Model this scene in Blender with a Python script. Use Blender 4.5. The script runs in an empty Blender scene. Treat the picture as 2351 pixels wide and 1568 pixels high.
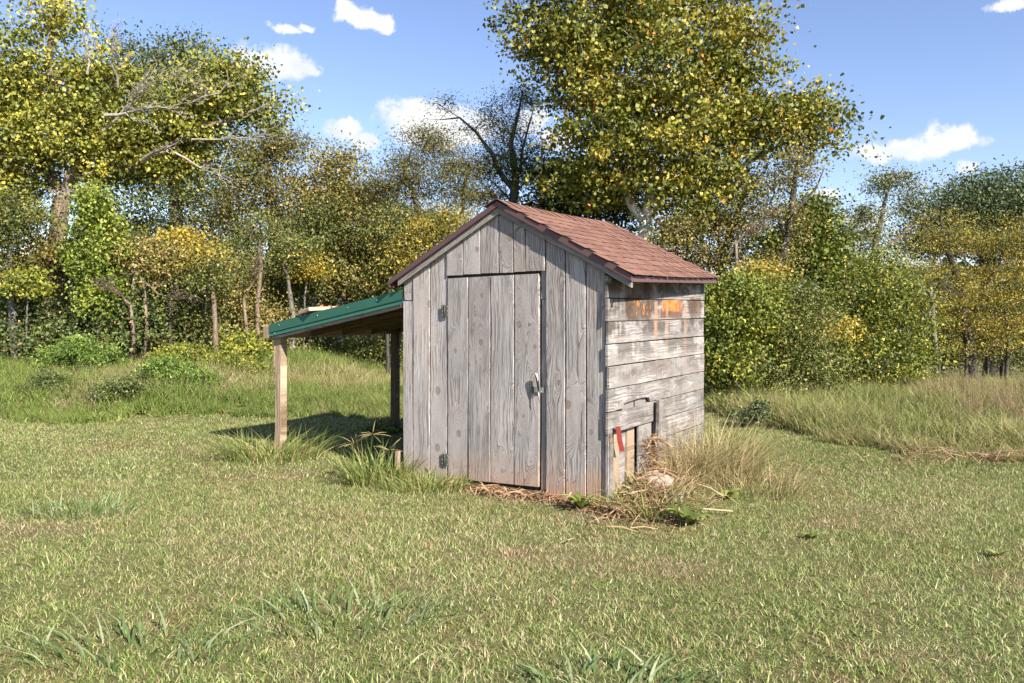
import bpy, math, random
import numpy as np
from mathutils import Vector, Matrix, Euler

random.seed(11)
RNG = np.random.default_rng(11)
SC = bpy.context.scene
COL = SC.collection

# ------------------------------------------------------------------ camera
CAM_H = 1.56
LENS = 27.56                       # mm on a 36 mm sensor
FPX, CXP, HYP = 1800.0, 1175.5, 708.0   # the same lens in units of a 2351 px wide frame (for laying out trees)
cam = bpy.data.objects.new('camera', bpy.data.cameras.new('camera'))
COL.objects.link(cam)
cam.location = (0, 0, CAM_H)
cam.rotation_euler = (math.pi / 2, 0, 0)
cam.data.lens = LENS
cam.data.sensor_width = 36
cam.data.shift_y = -76 / 2351
cam.data.clip_end = 5000
SC.camera = cam

# ------------------------------------------------------------------ sun, sky, exposure
SHED_O = Vector((-1.0572, 7.6088, 0))
SHED_ROT = math.radians(-33.415)
EX = Vector((math.cos(SHED_ROT), math.sin(SHED_ROT), 0))
EY = Vector((-math.sin(SHED_ROT), math.cos(SHED_ROT), 0))
S_DIR = (EX * 1.0 + EY * -0.34 + Vector((0, 0, 0.76))).normalized()   # towards the sun
SUN_EL = math.asin(S_DIR.z)
SUN_AZ = math.atan2(S_DIR.x, S_DIR.y)
sun = bpy.data.objects.new('sun', bpy.data.lights.new('sun', 'SUN'))
COL.objects.link(sun)
sun.data.energy = 5.0
sun.data.angle = math.radians(0.53)
sun.data.color = (1.0, 0.93, 0.82)
sun.rotation_euler = S_DIR.to_track_quat('Z', 'Y').to_euler()
sun.location = (20, -20, 30)

SC.view_settings.view_transform = 'Standard'
SC.view_settings.look = 'None'
SC.view_settings.exposure = 1.22
SC.view_settings.gamma = 1.0
SC.view_settings.use_curve_mapping = False
SC.cycles.max_bounces = 5
SC.cycles.diffuse_bounces = 3
SC.cycles.transmission_bounces = 4
SC.cycles.transparent_max_bounces = 4
SC.cycles.use_denoising = True


class NT:
    """tiny node-tree writer"""
    def __init__(self, tree):
        self.t = tree
        self.t.nodes.clear()

    def n(self, typ, ins=None, **props):
        nd = self.t.nodes.new(typ)
        for k, v in props.items():
            setattr(nd, k, v)
        for k, v in (ins or {}).items():
            s = nd.inputs[k]
            if isinstance(v, bpy.types.NodeSocket):
                self.t.links.new(v, s)
            elif isinstance(v, bpy.types.Node):
                self.t.links.new(v.outputs[0], s)
            else:
                s.default_value = v
        return nd

    def m(self, op, a, b=None, c=None, clamp=False):
        ins = {0: a}
        if b is not None: ins[1] = b
        if c is not None: ins[2] = c
        return self.n('ShaderNodeMath', ins, operation=op, use_clamp=clamp).outputs[0]

    def ss(self, v, lo, hi, a=0.0, b=1.0):
        nd = self.n('ShaderNodeMapRange', {0: v, 1: lo, 2: hi, 3: a, 4: b}, interpolation_type='SMOOTHSTEP')
        return nd.outputs[0]

    def mix(self, f, a, b, mode='MIX'):
        nd = self.n('ShaderNodeMix', data_type='RGBA', blend_type=mode)
        for s, v in ((nd.inputs[0], f), (nd.inputs[6], a), (nd.inputs[7], b)):
            if isinstance(v, bpy.types.NodeSocket): self.t.links.new(v, s)
            else: s.default_value = v if not isinstance(v, tuple) else (*v[:3], 1)
        return nd.outputs[2]

    def comb(self, x=0.0, y=0.0, z=0.0):
        return self.n('ShaderNodeCombineXYZ', {0: x, 1: y, 2: z}).outputs[0]

    def noise(self, vec, scale=1.0, detail=2.0, rough=0.5):
        return self.n('ShaderNodeTexNoise', {'Vector': vec, 'Scale': scale, 'Detail': detail, 'Roughness': rough}).outputs['Fac']

    def ramp(self, fac, stops):
        nd = self.n('ShaderNodeValToRGB', {0: fac})
        el = nd.color_ramp.elements
        while len(el) < len(stops): el.new(0.5)
        for e, (p, c) in zip(el, stops):
            e.position = p
            e.color = (*c, 1)
        return nd.outputs[0]


def new_mat(name):
    m = bpy.data.materials.new(name)
    m.use_nodes = True
    return m, NT(m.node_tree)


def finish(nt, color, rough=0.8, spec=0.25, bump=None, bstr=0.5, bdist=0.004, metal=0.0):
    ins = {'Base Color': color if isinstance(color, bpy.types.NodeSocket) else (*color[:3], 1),
           'Roughness': rough, 'Specular IOR Level': spec, 'Metallic': metal}
    if bump is not None:
        ins['Normal'] = nt.n('ShaderNodeBump', {'Strength': bstr, 'Distance': bdist, 'Height': bump}).outputs[0]
    b = nt.n('ShaderNodeBsdfPrincipled', ins)
    nt.n('ShaderNodeOutputMaterial', {0: b.outputs[0]})


# ------------------------------------------------------------------ sky with clouds
def px_dir(px, py):
    return Vector(((px - CXP) / FPX, 1.0, (HYP - py) / FPX)).normalized()


world = bpy.data.worlds.new('World')
SC.world = world
world.use_nodes = True
W = NT(world.node_tree)
sky = W.n('ShaderNodeTexSky', sky_type='NISHITA', sun_disc=False)
sky.sun_elevation = SUN_EL
sky.sun_rotation = SUN_AZ
sky.altitude = 200
sky.air_density = 1.0
sky.dust_density = 0.3
sky.ozone_density = 4.0
tc = W.n('ShaderNodeTexCoord').outputs['Generated']
sx = W.n('ShaderNodeSeparateXYZ', {0: tc})
az = W.m('ARCTAN2', sx.outputs[0], sx.outputs[1])
el = W.m('ARCSINE', sx.outputs[2])
warp = W.n('ShaderNodeTexNoise', {'Vector': tc, 'Scale': 26.0, 'Detail': 6.0, 'Roughness': 0.62})
wv = W.n('ShaderNodeVectorMath', {0: warp.outputs['Color'], 1: (0.5, 0.5, 0.5)}, operation='SUBTRACT').outputs[0]
ae = W.n('ShaderNodeVectorMath', {0: wv, 1: (0.040, 0.026, 0.0), 2: W.comb(az, el, 0.0)}, operation='MULTIPLY_ADD').outputs[0]
CLOUDS = [(615, 138, 88, 36), (668, 152, 52, 26), (655, 66, 34, 13), (708, 60, 26, 10), (806, 30, 42, 26), (838, 46, 50, 17), (884, 56, 24, 20),
          (795, 296, 50, 26), (838, 324, 38, 24), (955, 268, 88, 44), (1060, 285, 105, 42), (1020, 310, 120, 36), (1222, 276, 50, 32), (1280, 320, 46, 26),
          (2090, 342, 150, 30), (2165, 322, 80, 36), (2214, 386, 34, 15), (1885, 450, 52, 12), (2325, 6, 70, 16), (1495, -4, 44, 12), (1960, 508, 90, 16), (700, 160, 46, 10)]
blobs = []
for (x, y, rx, ry) in CLOUDS:
    d = px_dir(x, y)
    k = 1.0 / math.hypot(1.0, (x - CXP) / FPX)
    blobs.append((math.atan2(d.x, d.y), math.asin(d.z), rx / FPX * k * k, ry / FPX * k))
rc = random.Random(5)
for i in range(20):                     # the same fair-weather clouds go on round the rest of the sky
    a = math.radians(rc.uniform(40, 320)); a = a - 2 * math.pi if a > math.pi else a
    blobs.append((a, math.radians(rc.uniform(4, 40)), rc.uniform(0.03, 0.09), rc.uniform(0.012, 0.03)))
cur = None
for (a, e, ra, re) in blobs:
    v = W.n('ShaderNodeVectorMath', {0: ae, 1: (1 / ra, 1 / re, 0), 2: (-a / ra, -e / re, 0)}, operation='MULTIPLY_ADD').outputs[0]
    l = W.n('ShaderNodeVectorMath', {0: v}, operation='LENGTH').outputs['Value']
    cur = l if cur is None else W.n('ShaderNodeMath', {0: cur, 1: l, 2: 0.35}, operation='SMOOTH_MIN').outputs[0]
fn = W.noise(tc, 48.0, 8.0, 0.66)
fld = W.m('SUBTRACT', cur, W.m('MULTIPLY', W.m('SUBTRACT', fn, 0.5), 1.5))
mask = W.ss(fld, 1.10, 0.58)
thin = W.m('MULTIPLY', mask, W.ss(fn, 0.2, 0.55, 0.82, 1.0))
ccol = W.mix(W.ss(W.noise(tc, 22.0, 3.0), 0.35, 0.62), (3.9, 4.1, 4.5), (4.8, 4.78, 4.75))
skyc = W.mix(1.0, sky.outputs[0], (1.03, 0.90, 0.92), 'MULTIPLY')
colr = W.mix(thin, skyc, ccol)
bg = W.n('ShaderNodeBackground', {'Color': colr, 'Strength': 0.10})
W.n('ShaderNodeOutputWorld', {0: bg.outputs[0]})


# ------------------------------------------------------------------ object helpers
def set_mesh(name, verts, faces, mats, attrs=None, smooth=False):
    """faces: list of index lists, or numpy array (n,k)"""
    me = bpy.data.meshes.new(name)
    if isinstance(faces, np.ndarray):
        v = np.asarray(verts, np.float32)
        nf, k = faces.shape
        me.vertices.add(len(v)); me.vertices.foreach_set('co', v.ravel())
        me.loops.add(nf * k); me.loops.foreach_set('vertex_index', faces.astype(np.int32).ravel())
        me.polygons.add(nf)
        me.polygons.foreach_set('loop_start', np.arange(0, nf * k, k, dtype=np.int32))
        me.update(calc_edges=True)
    else:
        me.from_pydata([tuple(p) for p in verts], [], faces)
        me.update()
    for m in (mats if isinstance(mats, (list, tuple)) else [mats]):
        me.materials.append(m)
    for an, av in (attrs or {}).items():
        a = me.attributes.new(an, 'FLOAT', 'FACE')
        a.data.foreach_set('value', np.asarray(av, np.float32))
    if smooth:
        me.polygons.foreach_set('use_smooth', np.ones(len(me.polygons), bool))
    return me


def obj(name, me, parent=None, loc=(0, 0, 0), rot=(0, 0, 0)):
    o = bpy.data.objects.new(name, me)
    COL.objects.link(o)
    o.location = loc
    o.rotation_euler = rot
    if parent is not None: o.parent = parent
    return o


def tag(o, label=None, cat=None, group=None, kind=None):
    if label: o['label'] = label
    if cat: o['category'] = cat
    if group: o['group'] = group
    if kind: o['kind'] = kind
    return o


def thing(name, label, cat, loc=(0, 0, 0), rz=0.0, group=None):
    return tag(obj(name, None, None, loc, (0, 0, rz)), label, cat, group)


def box_vf(x0, x1, y0, y1, z0, z1, c=0.0):
    """box; with c > 0 all twelve edges lightly chamfered"""
    if c <= 0:
        v = [(x, y, z) for z in (z0, z1) for y in (y0, y1) for x in (x0, x1)]
        return v, [[0, 2, 3, 1], [4, 5, 7, 6], [0, 1, 5, 4], [2, 6, 7, 3], [0, 4, 6, 2], [1, 3, 7, 5]]
    v, f = [], []
    P = {}
    for ix, X in enumerate((x0, x1)):
        for iy, Y in enumerate((y0, y1)):
            for iz, Z in enumerate((z0, z1)):
                sx_, sy_, sz_ = (1 if not ix else -1), (1 if not iy else -1), (1 if not iz else -1)
                for k in range(3):
                    P[(ix, iy, iz, k)] = len(v)
                    v.append((X + (0 if k == 0 else sx_ * c), Y + (0 if k == 1 else sy_ * c), Z + (0 if k == 2 else sz_ * c)))
    for ix in (0, 1): f.append([P[(ix, a, b, 0)] for a, b in ((0, 0), (1, 0), (1, 1), (0, 1))][::(-1 if not ix else 1)])
    for iy in (0, 1): f.append([P[(a, iy, b, 1)] for a, b in ((0, 0), (1, 0), (1, 1), (0, 1))][::(1 if not iy else -1)])
    for iz in (0, 1): f.append([P[(a, b, iz, 2)] for a, b in ((0, 0), (1, 0), (1, 1), (0, 1))][::(-1 if not iz else 1)])
    for a in (0, 1):
        for b in (0, 1):
            f.append([P[(a, b, 0, 0)], P[(a, b, 1, 0)], P[(a, b, 1, 1)], P[(a, b, 0, 1)]])
            f.append([P[(a, 0, b, 0)], P[(a, 1, b, 0)], P[(a, 1, b, 2)], P[(a, 0, b, 2)]])
            f.append([P[(0, a, b, 1)], P[(1, a, b, 1)], P[(1, a, b, 2)], P[(0, a, b, 2)]])
            for d in (0, 1): f.append([P[(a, b, d, 0)], P[(a, b, d, 1)], P[(a, b, d, 2)]])
    return v, f


def fix_normals(me):
    import bmesh
    bm = bmesh.new(); bm.from_mesh(me)
    bmesh.ops.recalc_face_normals(bm, faces=bm.faces)
    bm.to_mesh(me); bm.free()
    return me


def box(name, parent, m, x0, x1, y0, y1, z0, z1, c=0.003, rot=(0, 0, 0), jit=0.0):
    """a box whose origin is its own centre (so wood grain follows it)"""
    cx, cy, cz = (x0 + x1) / 2, (y0 + y1) / 2, (z0 + z1) / 2
    v, f = box_vf(x0 - cx, x1 - cx, y0 - cy, y1 - cy, z0 - cz, z1 - cz, c)
    if jit: v = [tuple(q + random.uniform(-jit, jit) for q in p) for p in v]
    return obj(name, fix_normals(set_mesh(name, v, f, m)), parent, (cx, cy, cz), rot)


class Tubes:
    def __init__(self): self.v, self.f, self.n = [], [], 0

    def add(self, pts, radii, sides=6, cap=True):
        pts = [Vector(p) for p in pts]
        if len(pts) < 2: return
        prev = None
        rings = []
        for i, p in enumerate(pts):
            d = (pts[min(i + 1, len(pts) - 1)] - pts[max(i - 1, 0)])
            d = d.normalized() if d.length > 1e-9 else Vector((0, 0, 1))
            if prev is None:
                a = Vector((1, 0, 0)) if abs(d.x) < 0.8 else Vector((0, 1, 0))
                u = d.cross(a).normalized()
            else:
                u = (prev - d * prev.dot(d))
                u = u.normalized() if u.length > 1e-6 else d.orthogonal().normalized()
            prev = u
            w = d.cross(u)
            ring = []
            for k in range(sides):
                a = 2 * math.pi * k / sides
                self.v.append(p + (u * math.cos(a) + w * math.sin(a)) * radii[i])
                ring.append(self.n); self.n += 1
            rings.append(ring)
        for r0, r1 in zip(rings, rings[1:]):
            for k in range(sides):
                self.f.append([r0[k], r0[(k + 1) % sides], r1[(k + 1) % sides], r1[k]])
        if cap:
            self.f.append(rings[0][::-1]); self.f.append(rings[-1])

    def mesh(self, name, m, smooth=True):
        return set_mesh(name, self.v, self.f, m, smooth=smooth)


def vnoise(x, y, seed=0):
    """smooth value noise in numpy, 0..1"""
    x = np.asarray(x, float); y = np.asarray(y, float)
    xi, yi = np.floor(x).astype(np.int64), np.floor(y).astype(np.int64)
    fx, fy = x - xi, y - yi
    fx, fy = fx * fx * (3 - 2 * fx), fy * fy * (3 - 2 * fy)

    def h(a, b):
        n = (a * 374761393 + b * 668265263 + seed * 974634777) & 0xffffffff
        n = ((n ^ (n >> 13)) * 1274126177) & 0xffffffff
        return ((n ^ (n >> 16)) & 0xffff) / 65535.0
    return (h(xi, yi) * (1 - fx) + h(xi + 1, yi) * fx) * (1 - fy) + (h(xi, yi + 1) * (1 - fx) + h(xi + 1, yi + 1) * fx) * fy


def sstep(a, b, x):
    t = np.clip((np.asarray(x, float) - a) / (b - a), 0, 1)
    return t * t * (3 - 2 * t)


def ground_z(x, y):
    x = np.asarray(x, float); y = np.asarray(y, float)
    z = -0.08 + 0 * x
    z = z + 0.50 * sstep(-1.5, -6.0, x) * sstep(11.0, 15.5, y) * (1 - 0.5 * sstep(20, 30, y))
    z = z - np.clip(y - 12.5, 0, 40) * 0.055 * sstep(0.5, 4.5, x)
    z = z + 0.025 * (vnoise(x * 0.7, y * 0.7, 3) - 0.5) + 0.05 * (vnoise(x * 0.23 + 9, y * 0.23, 4) - 0.5)
    q = ((x - 1.15) / 0.55) ** 2 + ((y - 6.95) / 0.6) ** 2        # heap of soil at the broken side wall
    z = z + 0.19 * np.exp(-q)
    return z


def gz(x, y): return float(ground_z(x, y))


def at(px, py, depth):
    """point seen at (px, py) of a 2351 px wide frame, at the given distance ahead"""
    return Vector(((px - CXP) / FPX * depth, depth, CAM_H + (HYP - py) / FPX * depth))


def sl(x, y, z=0.0):
    """shed coordinates to world"""
    return SHED_O + EX * x + EY * y + Vector((0, 0, z))


# ------------------------------------------------------------------ materials
def wood_mat(name, dark, light, knots=0.5, mud=0.0, side_stain=False, contrast=1.0, green=0.0, shed_obj=None):
    m, t = new_mat(name)
    tco = t.n('ShaderNodeTexCoord').outputs['Object']
    rnd = t.n('ShaderNodeObjectInfo').outputs['Random']
    off = t.n('ShaderNodeVectorMath', {0: t.comb(rnd, rnd, rnd), 1: (13.7, 3.1, 41.3), 2: tco}, operation='MULTIPLY_ADD').outputs[0]
    s = t.n('ShaderNodeSeparateXYZ', {0: off})
    x, z = s.outputs[0], s.outputs[2]
    vx, vz = t.m('MULTIPLY', x, 5.2), t.m('MULTIPLY', z, 1.9)
    vor = t.n('ShaderNodeTexVoronoi', {'Vector': t.comb(vx, vz, 0.0), 'Scale': 1.0, 'Randomness': 0.9}, voronoi_dimensions='2D')
    ps = t.n('ShaderNodeSeparateXYZ', {0: vor.outputs['Position']})
    dx = t.m('DIVIDE', t.m('SUBTRACT', vx, ps.outputs[0]), 5.2)
    dz = t.m('DIVIDE', t.m('SUBTRACT', vz, ps.outputs[1]), 1.9)
    cr = t.n('ShaderNodeSeparateColor', {0: vor.outputs['Color']})
    keep = t.m('GREATER_THAN', cr.outputs[0], 1.0 - knots)
    size = t.m('MULTIPLY_ADD', cr.outputs[1], 0.8, 0.55)
    dx = t.m('DIVIDE', dx, size); dz = t.m('DIVIDE', dz, size)
    a2 = t.m('POWER', t.m('ABSOLUTE', t.m('DIVIDE', dx, 0.048)), 2.0)
    b2 = t.m('POWER', t.m('ABSOLUTE', t.m('DIVIDE', dz, 0.15)), 2.0)
    w = t.m('MULTIPLY', t.m('EXPONENT', t.m('MULTIPLY', t.m('ADD', a2, b2), -1.0)), keep)
    rr = t.m('SQRT', t.m('ADD', t.m('MULTIPLY', dx, dx), t.m('MULTIPLY', t.m('MULTIPLY', dz, dz), 0.10)))
    wob = t.noise(t.comb(t.m('MULTIPLY', x, 4.0), t.m('MULTIPLY', z, 1.6), 3.0), 1.0, 2.0)
    xn = t.m('MULTIPLY_ADD', t.m('SUBTRACT', wob, 0.5), 0.10, x)
    mixn = t.n('ShaderNodeMix', {0: w, 2: xn, 3: rr}, data_type='FLOAT').outputs[0]
    g1 = t.noise(t.comb(t.m('MULTIPLY', mixn, 95.0), t.m('MULTIPLY', z, 1.3), 0.0), 1.0, 2.0, 0.6)
    g2 = t.noise(t.comb(t.m('MULTIPLY', mixn, 330.0), t.m('MULTIPLY', z, 9.0), 5.0), 1.0, 2.0, 0.6)
    broad = t.noise(t.comb(t.m('MULTIPLY', x, 9.0), t.m('MULTIPLY', z, 1.4), 8.0), 1.0, 3.0, 0.55)
    gr = t.m('ADD', t.m('MULTIPLY', g1, 0.55), t.m('MULTIPLY', g2, 0.45))
    gc = t.ss(gr, 0.5 - 0.13 / contrast, 0.5 + 0.11 / contrast)
    col = t.mix(gc, dark, light)
    tone = t.m('MULTIPLY_ADD', broad, 0.75, 0.60)
    tone = t.m('MULTIPLY', tone, t.m('MULTIPLY_ADD', rnd, 0.34, 0.84))
    warm = t.ss(t.noise(t.comb(t.m('MULTIPLY', x, 5.0), z, 17.0), 1.0, 2.0), 0.45, 0.7)
    col = t.mix(t.m('MULTIPLY', warm, 0.35), col, t.mix(1.0, col, (1.05, 0.92, 0.83), 'MULTIPLY'))
    col = t.mix(1.0, col, t.n('ShaderNodeCombineColor', {0: tone, 1: tone, 2: tone}).outputs[0], 'MULTIPLY')
    kr = t.m('SQRT', t.m('ADD', t.m('MULTIPLY', dx, dx), t.m('MULTIPLY', t.m('MULTIPLY', dz, dz), 0.55)))
    kn = t.m('MULTIPLY', t.ss(kr, 0.019, 0.012), keep)
    rim = t.m('MULTIPLY', t.m('MULTIPLY', t.ss(kr, 0.026, 0.019), t.ss(kr, 0.012, 0.018)), keep)
    kcol = t.mix(g2, (0.13, 0.085, 0.055), (0.30, 0.19, 0.11))
    col = t.mix(t.m('MULTIPLY', kn, 0.6), col, kcol)
    col = t.mix(t.m('MULTIPLY', rim, 0.55), col, (0.09, 0.07, 0.055))
    if shed_obj is not None:
        st = t.n('ShaderNodeTexCoord', object=shed_obj).outputs['Object']
        q = t.n('ShaderNodeSeparateXYZ', {0: st})
        if mud:
            mn = t.noise(st, 4.0, 4.0, 0.6)
            f = t.ss(t.m('MULTIPLY_ADD', t.m('SUBTRACT', mn, 0.5), -0.6, q.outputs[2]), 0.34, -0.05)
            f = t.m('MULTIPLY', f, t.ss(q.outputs[0], 0.3, 1.9, 0.35, 1.0))
            col = t.mix(t.m('MULTIPLY', f, mud), col, t.mix(gc, (0.26, 0.15, 0.09), (0.52, 0.33, 0.22)))
        if side_stain:
            yy, zz = q.outputs[1], q.outputs[2]
            n1 = t.noise(t.comb(t.m('MULTIPLY', yy, 3.0), t.m('MULTIPLY', zz, 4.5), 0.0), 1.0, 4.0, 0.6)
            n2 = t.noise(t.comb(t.m('MULTIPLY', yy, 14.0), t.m('MULTIPLY', zz, 9.0), 4.0), 1.0, 3.0, 0.6)
            n3 = t.noise(t.comb(t.m('MULTIPLY', yy, 26.0), t.m('MULTIPLY', zz, 1.2), 9.0), 1.0, 3.0, 0.6)
            # black weathering: heavy on the upper boards, each board washed paler along its lower edge
            row = t.m('FRACT', t.m('DIVIDE', t.m('SUBTRACT', zz, 0.716), 0.185))
            hi = t.ss(zz, 0.9, 1.6, 0.5, 1.0)
            bl = t.m('MULTIPLY', t.ss(t.m('ADD', n1, t.m('MULTIPLY', n3, 0.25)), 0.54, 0.70), hi)
            bl = t.m('MULTIPLY', bl, t.ss(row, 0.0, 0.5, 0.15, 1.0))
            col = t.mix(t.m('MULTIPLY', bl, 0.85), col, t.mix(n2, (0.035, 0.028, 0.025), (0.085, 0.066, 0.055)))
            # rusty orange stain on the second board
            def patch(y0, y1, z0, z1, s=0.04, nz=0.06):
                yw = t.m('MULTIPLY_ADD', t.m('SUBTRACT', n2, 0.5), nz, yy)
                zw = t.m('MULTIPLY_ADD', t.m('SUBTRACT', n2, 0.5), nz, zz)
                a = t.m('MULTIPLY', t.ss(yw, y0 - s, y0), t.ss(yw, y1 + s, y1))
                return t.m('MULTIPLY', a, t.m('MULTIPLY', t.ss(zw, z0 - s, z0), t.ss(zw, z1 + s * .5, z1)))
            dk = patch(0.35, 0.80, 1.50, 1.75, 0.10, 0.12)
            col = t.mix(t.m('MULTIPLY', dk, t.ss(n2, 0.3, 0.6, 0.55, 0.9)), col, (0.075, 0.045, 0.03))
            dk2 = patch(1.85, 2.1, 1.50, 1.66, 0.06, 0.12)
            col = t.mix(t.m('MULTIPLY', dk2, 0.7), col, (0.10, 0.055, 0.035))
            dk3 = patch(1.08, 1.58, 1.485, 1.55, 0.04, 0.05)
            col = t.mix(t.m('MULTIPLY', dk3, 0.8), col, (0.12, 0.06, 0.04))
            og = patch(1.12, 1.56, 1.545, 1.635, 0.02, 0.03)
            col = t.mix(t.m('MULTIPLY', og, 0.9), col, t.mix(t.ss(n2, 0.35, 0.65), (0.34, 0.095, 0.02), (0.52, 0.22, 0.06)))
            ob = t.m('MULTIPLY', patch(0.40, 0.82, 1.53, 1.63, 0.05, 0.10), t.ss(n2, 0.52, 0.62))
            col = t.mix(t.m('MULTIPLY', ob, 0.8), col, (0.48, 0.20, 0.06))
            for (ya, yb) in ((0.93, 0.985), (1.66, 1.70), (1.20, 1.235)):
                stq = t.m('MULTIPLY', patch(ya, yb, 0.9, 1.62, 0.015, 0.02), t.ss(zz, 1.05, 1.5, 0.15, 0.8))
                col = t.mix(t.m('MULTIPLY', stq, t.ss(n1, 0.3, 0.6, 0.4, 1.0)), col, (0.40, 0.22, 0.13))
    hgt = t.m('ADD', t.m('MULTIPLY', gc, 0.7), t.m('MULTIPLY', g2, 0.6))
    hgt = t.m('ADD', hgt, t.m('MULTIPLY', kn, -0.4))
    finish(t, col, 0.9, 0.15, hgt, 0.55, 0.004)
    return m


def leaf_mat(name, stops, trans=0.20, rough=0.5):
    m, t = new_mat(name)
    a = t.n('ShaderNodeAttribute', attribute_name='rnd').outputs['Fac']
    col = t.ramp(a, [(p_, tuple(c_ * k_ * (0.72 + 0.95 * p_) for c_, k_ in zip(c3, (1.0, 0.98, 1.05)))) for p_, c3 in stops])
    d = t.n('ShaderNodeBsdfPrincipled', {'Base Color': col, 'Roughness': rough, 'Specular IOR Level': 0.35})
    tr = t.n('ShaderNodeBsdfTranslucent', {'Color': t.mix(1.0, col, (1.25, 1.2, 0.6), 'MULTIPLY')})
    mx = t.n('ShaderNodeMixShader', {0: trans, 1: d.outputs[0], 2: tr.outputs[0]})
    t.n('ShaderNodeOutputMaterial', {0: mx.outputs[0]})
    return m


def grass_mat(name, stops, dry_cols, trans=0.3):
    m, t = new_mat(name)
    a = t.n('ShaderNodeAttribute', attribute_name='rnd').outputs['Fac']
    dry = t.n('ShaderNodeAttribute', attribute_name='dry', attribute_type='INSTANCER').outputs['Fac']
    tone = t.n('ShaderNodeAttribute', attribute_name='tone', attribute_type='INSTANCER').outputs['Fac']
    col = t.ramp(t.m('ADD', t.m('MULTIPLY', a, 0.7), t.m('MULTIPLY', tone, 0.3)), stops)
    r2 = t.m('FRACT', t.m('MULTIPLY', a, 17.31))
    f = t.ss(t.m('SUBTRACT', dry, r2), -0.12, 0.12)
    col = t.mix(f, col, t.ramp(a, dry_cols))
    d = t.n('ShaderNodeBsdfPrincipled', {'Base Color': col, 'Roughness': 0.55, 'Specular IOR Level': 0.3})
    tr = t.n('ShaderNodeBsdfTranslucent', {'Color': col})
    mx = t.n('ShaderNodeMixShader', {0: trans, 1: d.outputs[0], 2: tr.outputs[0]})
    t.n('ShaderNodeOutputMaterial', {0: mx.outputs[0]})
    return m


def bark_mat(name, c0, c1, scale=8.0, spots=None):
    m, t = new_mat(name)
    p = t.n('ShaderNodeTexCoord').outputs['Object']
    s = t.n('ShaderNodeVectorMath', {0: p, 1: (1, 1, 0.22)}, operation='MULTIPLY').outputs[0]
    n = t.noise(s, scale * 2.5, 4.0, 0.65)
    col = t.mix(t.ss(n, 0.3, 0.7), c0, c1)
    if spots:
        sp = t.ss(t.noise(p, scale * 0.5, 3.0, 0.6), 0.55, 0.62)
        col = t.mix(sp, col, spots)
    finish(t, col, 0.9, 0.15, n, 0.8, 0.02)
    return m


def plain_mat(name, color, rough=0.6, metal=0.0, spec=0.4, var=0.15, scale=30.0):
    m, t = new_mat(name)
    p = t.n('ShaderNodeTexCoord').outputs['Object']
    n = t.noise(p, scale, 4.0, 0.6)
    col = t.mix(n, tuple(c * (1 - var) for c in color), tuple(min(1, c * (1 + var)) for c in color))
    finish(t, col, rough, spec, n, 0.2, 0.002, metal)
    return m


# ground
m_ground, t = new_mat('ground_soil')
p = t.n('ShaderNodeNewGeometry').outputs['Position']
n1 = t.noise(p, 0.9, 5.0, 0.6); n2 = t.noise(p, 14.0, 4.0, 0.65); n3 = t.noise(p, 90.0, 3.0, 0.6)
cg = t.mix(t.ss(n2, 0.3, 0.7), (0.115, 0.120, 0.045), (0.21, 0.195, 0.085))
cg = t.mix(t.m('MULTIPLY', t.ss(n1, 0.5, 0.68), 0.7), cg, (0.20, 0.115, 0.065))
cg = t.mix(t.ss(n3, 0.35, 0.7), t.mix(1.0, cg, (0.6, 0.6, 0.6), 'MULTIPLY'), cg)
sp = t.n('ShaderNodeSeparateXYZ', {0: p})
far = t.ss(sp.outputs[1], 34.0, 48.0)
cg = t.mix(far, cg, t.mix(n1, (0.16, 0.17, 0.06), (0.26, 0.22, 0.09)))
litter = t.m('MULTIPLY', t.ss(sp.outputs[1], 13.5, 16.0), t.ss(sp.outputs[1], 34.0, 28.0))
cg = t.mix(litter, cg, t.mix(n2, (0.05, 0.04, 0.022), (0.13, 0.10, 0.05)))
finish(t, cg, 0.95, 0.1, t.m('ADD', n2, t.m('MULTIPLY', n3, 0.4)), 0.8, 0.03)

# ------------------------------------------------------------------ ground sheet
gx = np.concatenate([-np.geomspace(900, 12, 26), np.arange(-11.5, 11.6, 0.25), np.geomspace(12, 900, 26)])
gy = np.concatenate([-np.geomspace(120, 3, 10), np.arange(-2.0, 24.0, 0.25), np.geomspace(24.3, 1500, 34)])
GX, GY = np.meshgrid(gx, gy)
GZ = ground_z(GX, GY)
nx, ny = len(gx), len(gy)
gv = np.stack([GX.ravel(), GY.ravel(), GZ.ravel()], 1)
ii = (np.arange(ny - 1)[:, None] * nx + np.arange(nx - 1)[None, :]).ravel()
gf = np.stack([ii, ii + 1, ii + nx + 1, ii + nx], 1)
tag(obj('ground', set_mesh('ground', gv, gf, m_ground, smooth=True)), 'mown field of soil and short grass', None, None, 'structure')
m_hill = plain_mat('far_hill', (0.045, 0.065, 0.035), 1.0, 0, 0.0, 0.35, 0.08)
hx = np.linspace(-700, 700, 120); hv = []; hf = []
for i, x in enumerate(hx):
    h = 8 + 13 * vnoise(x / 120 + 50, 1.0, 7) + 5 * vnoise(x / 30, 2.0, 8) + 2.0 * vnoise(x / 7, 5.0, 9)
    hv += [(x, 330, -8), (x, 350, h * 0.75), (x, 380, h), (x, 470, -8)]
    if i:
        b = 4 * i
        hf += [[b - 4, b, b + 1, b - 3], [b - 3, b + 1, b + 2, b - 2], [b - 2, b + 2, b + 3, b - 1]]
tag(obj('hills', set_mesh('hills', hv, hf, m_hill, smooth=True)), 'low wooded hills far beyond the trees', None, None, 'structure')

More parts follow.
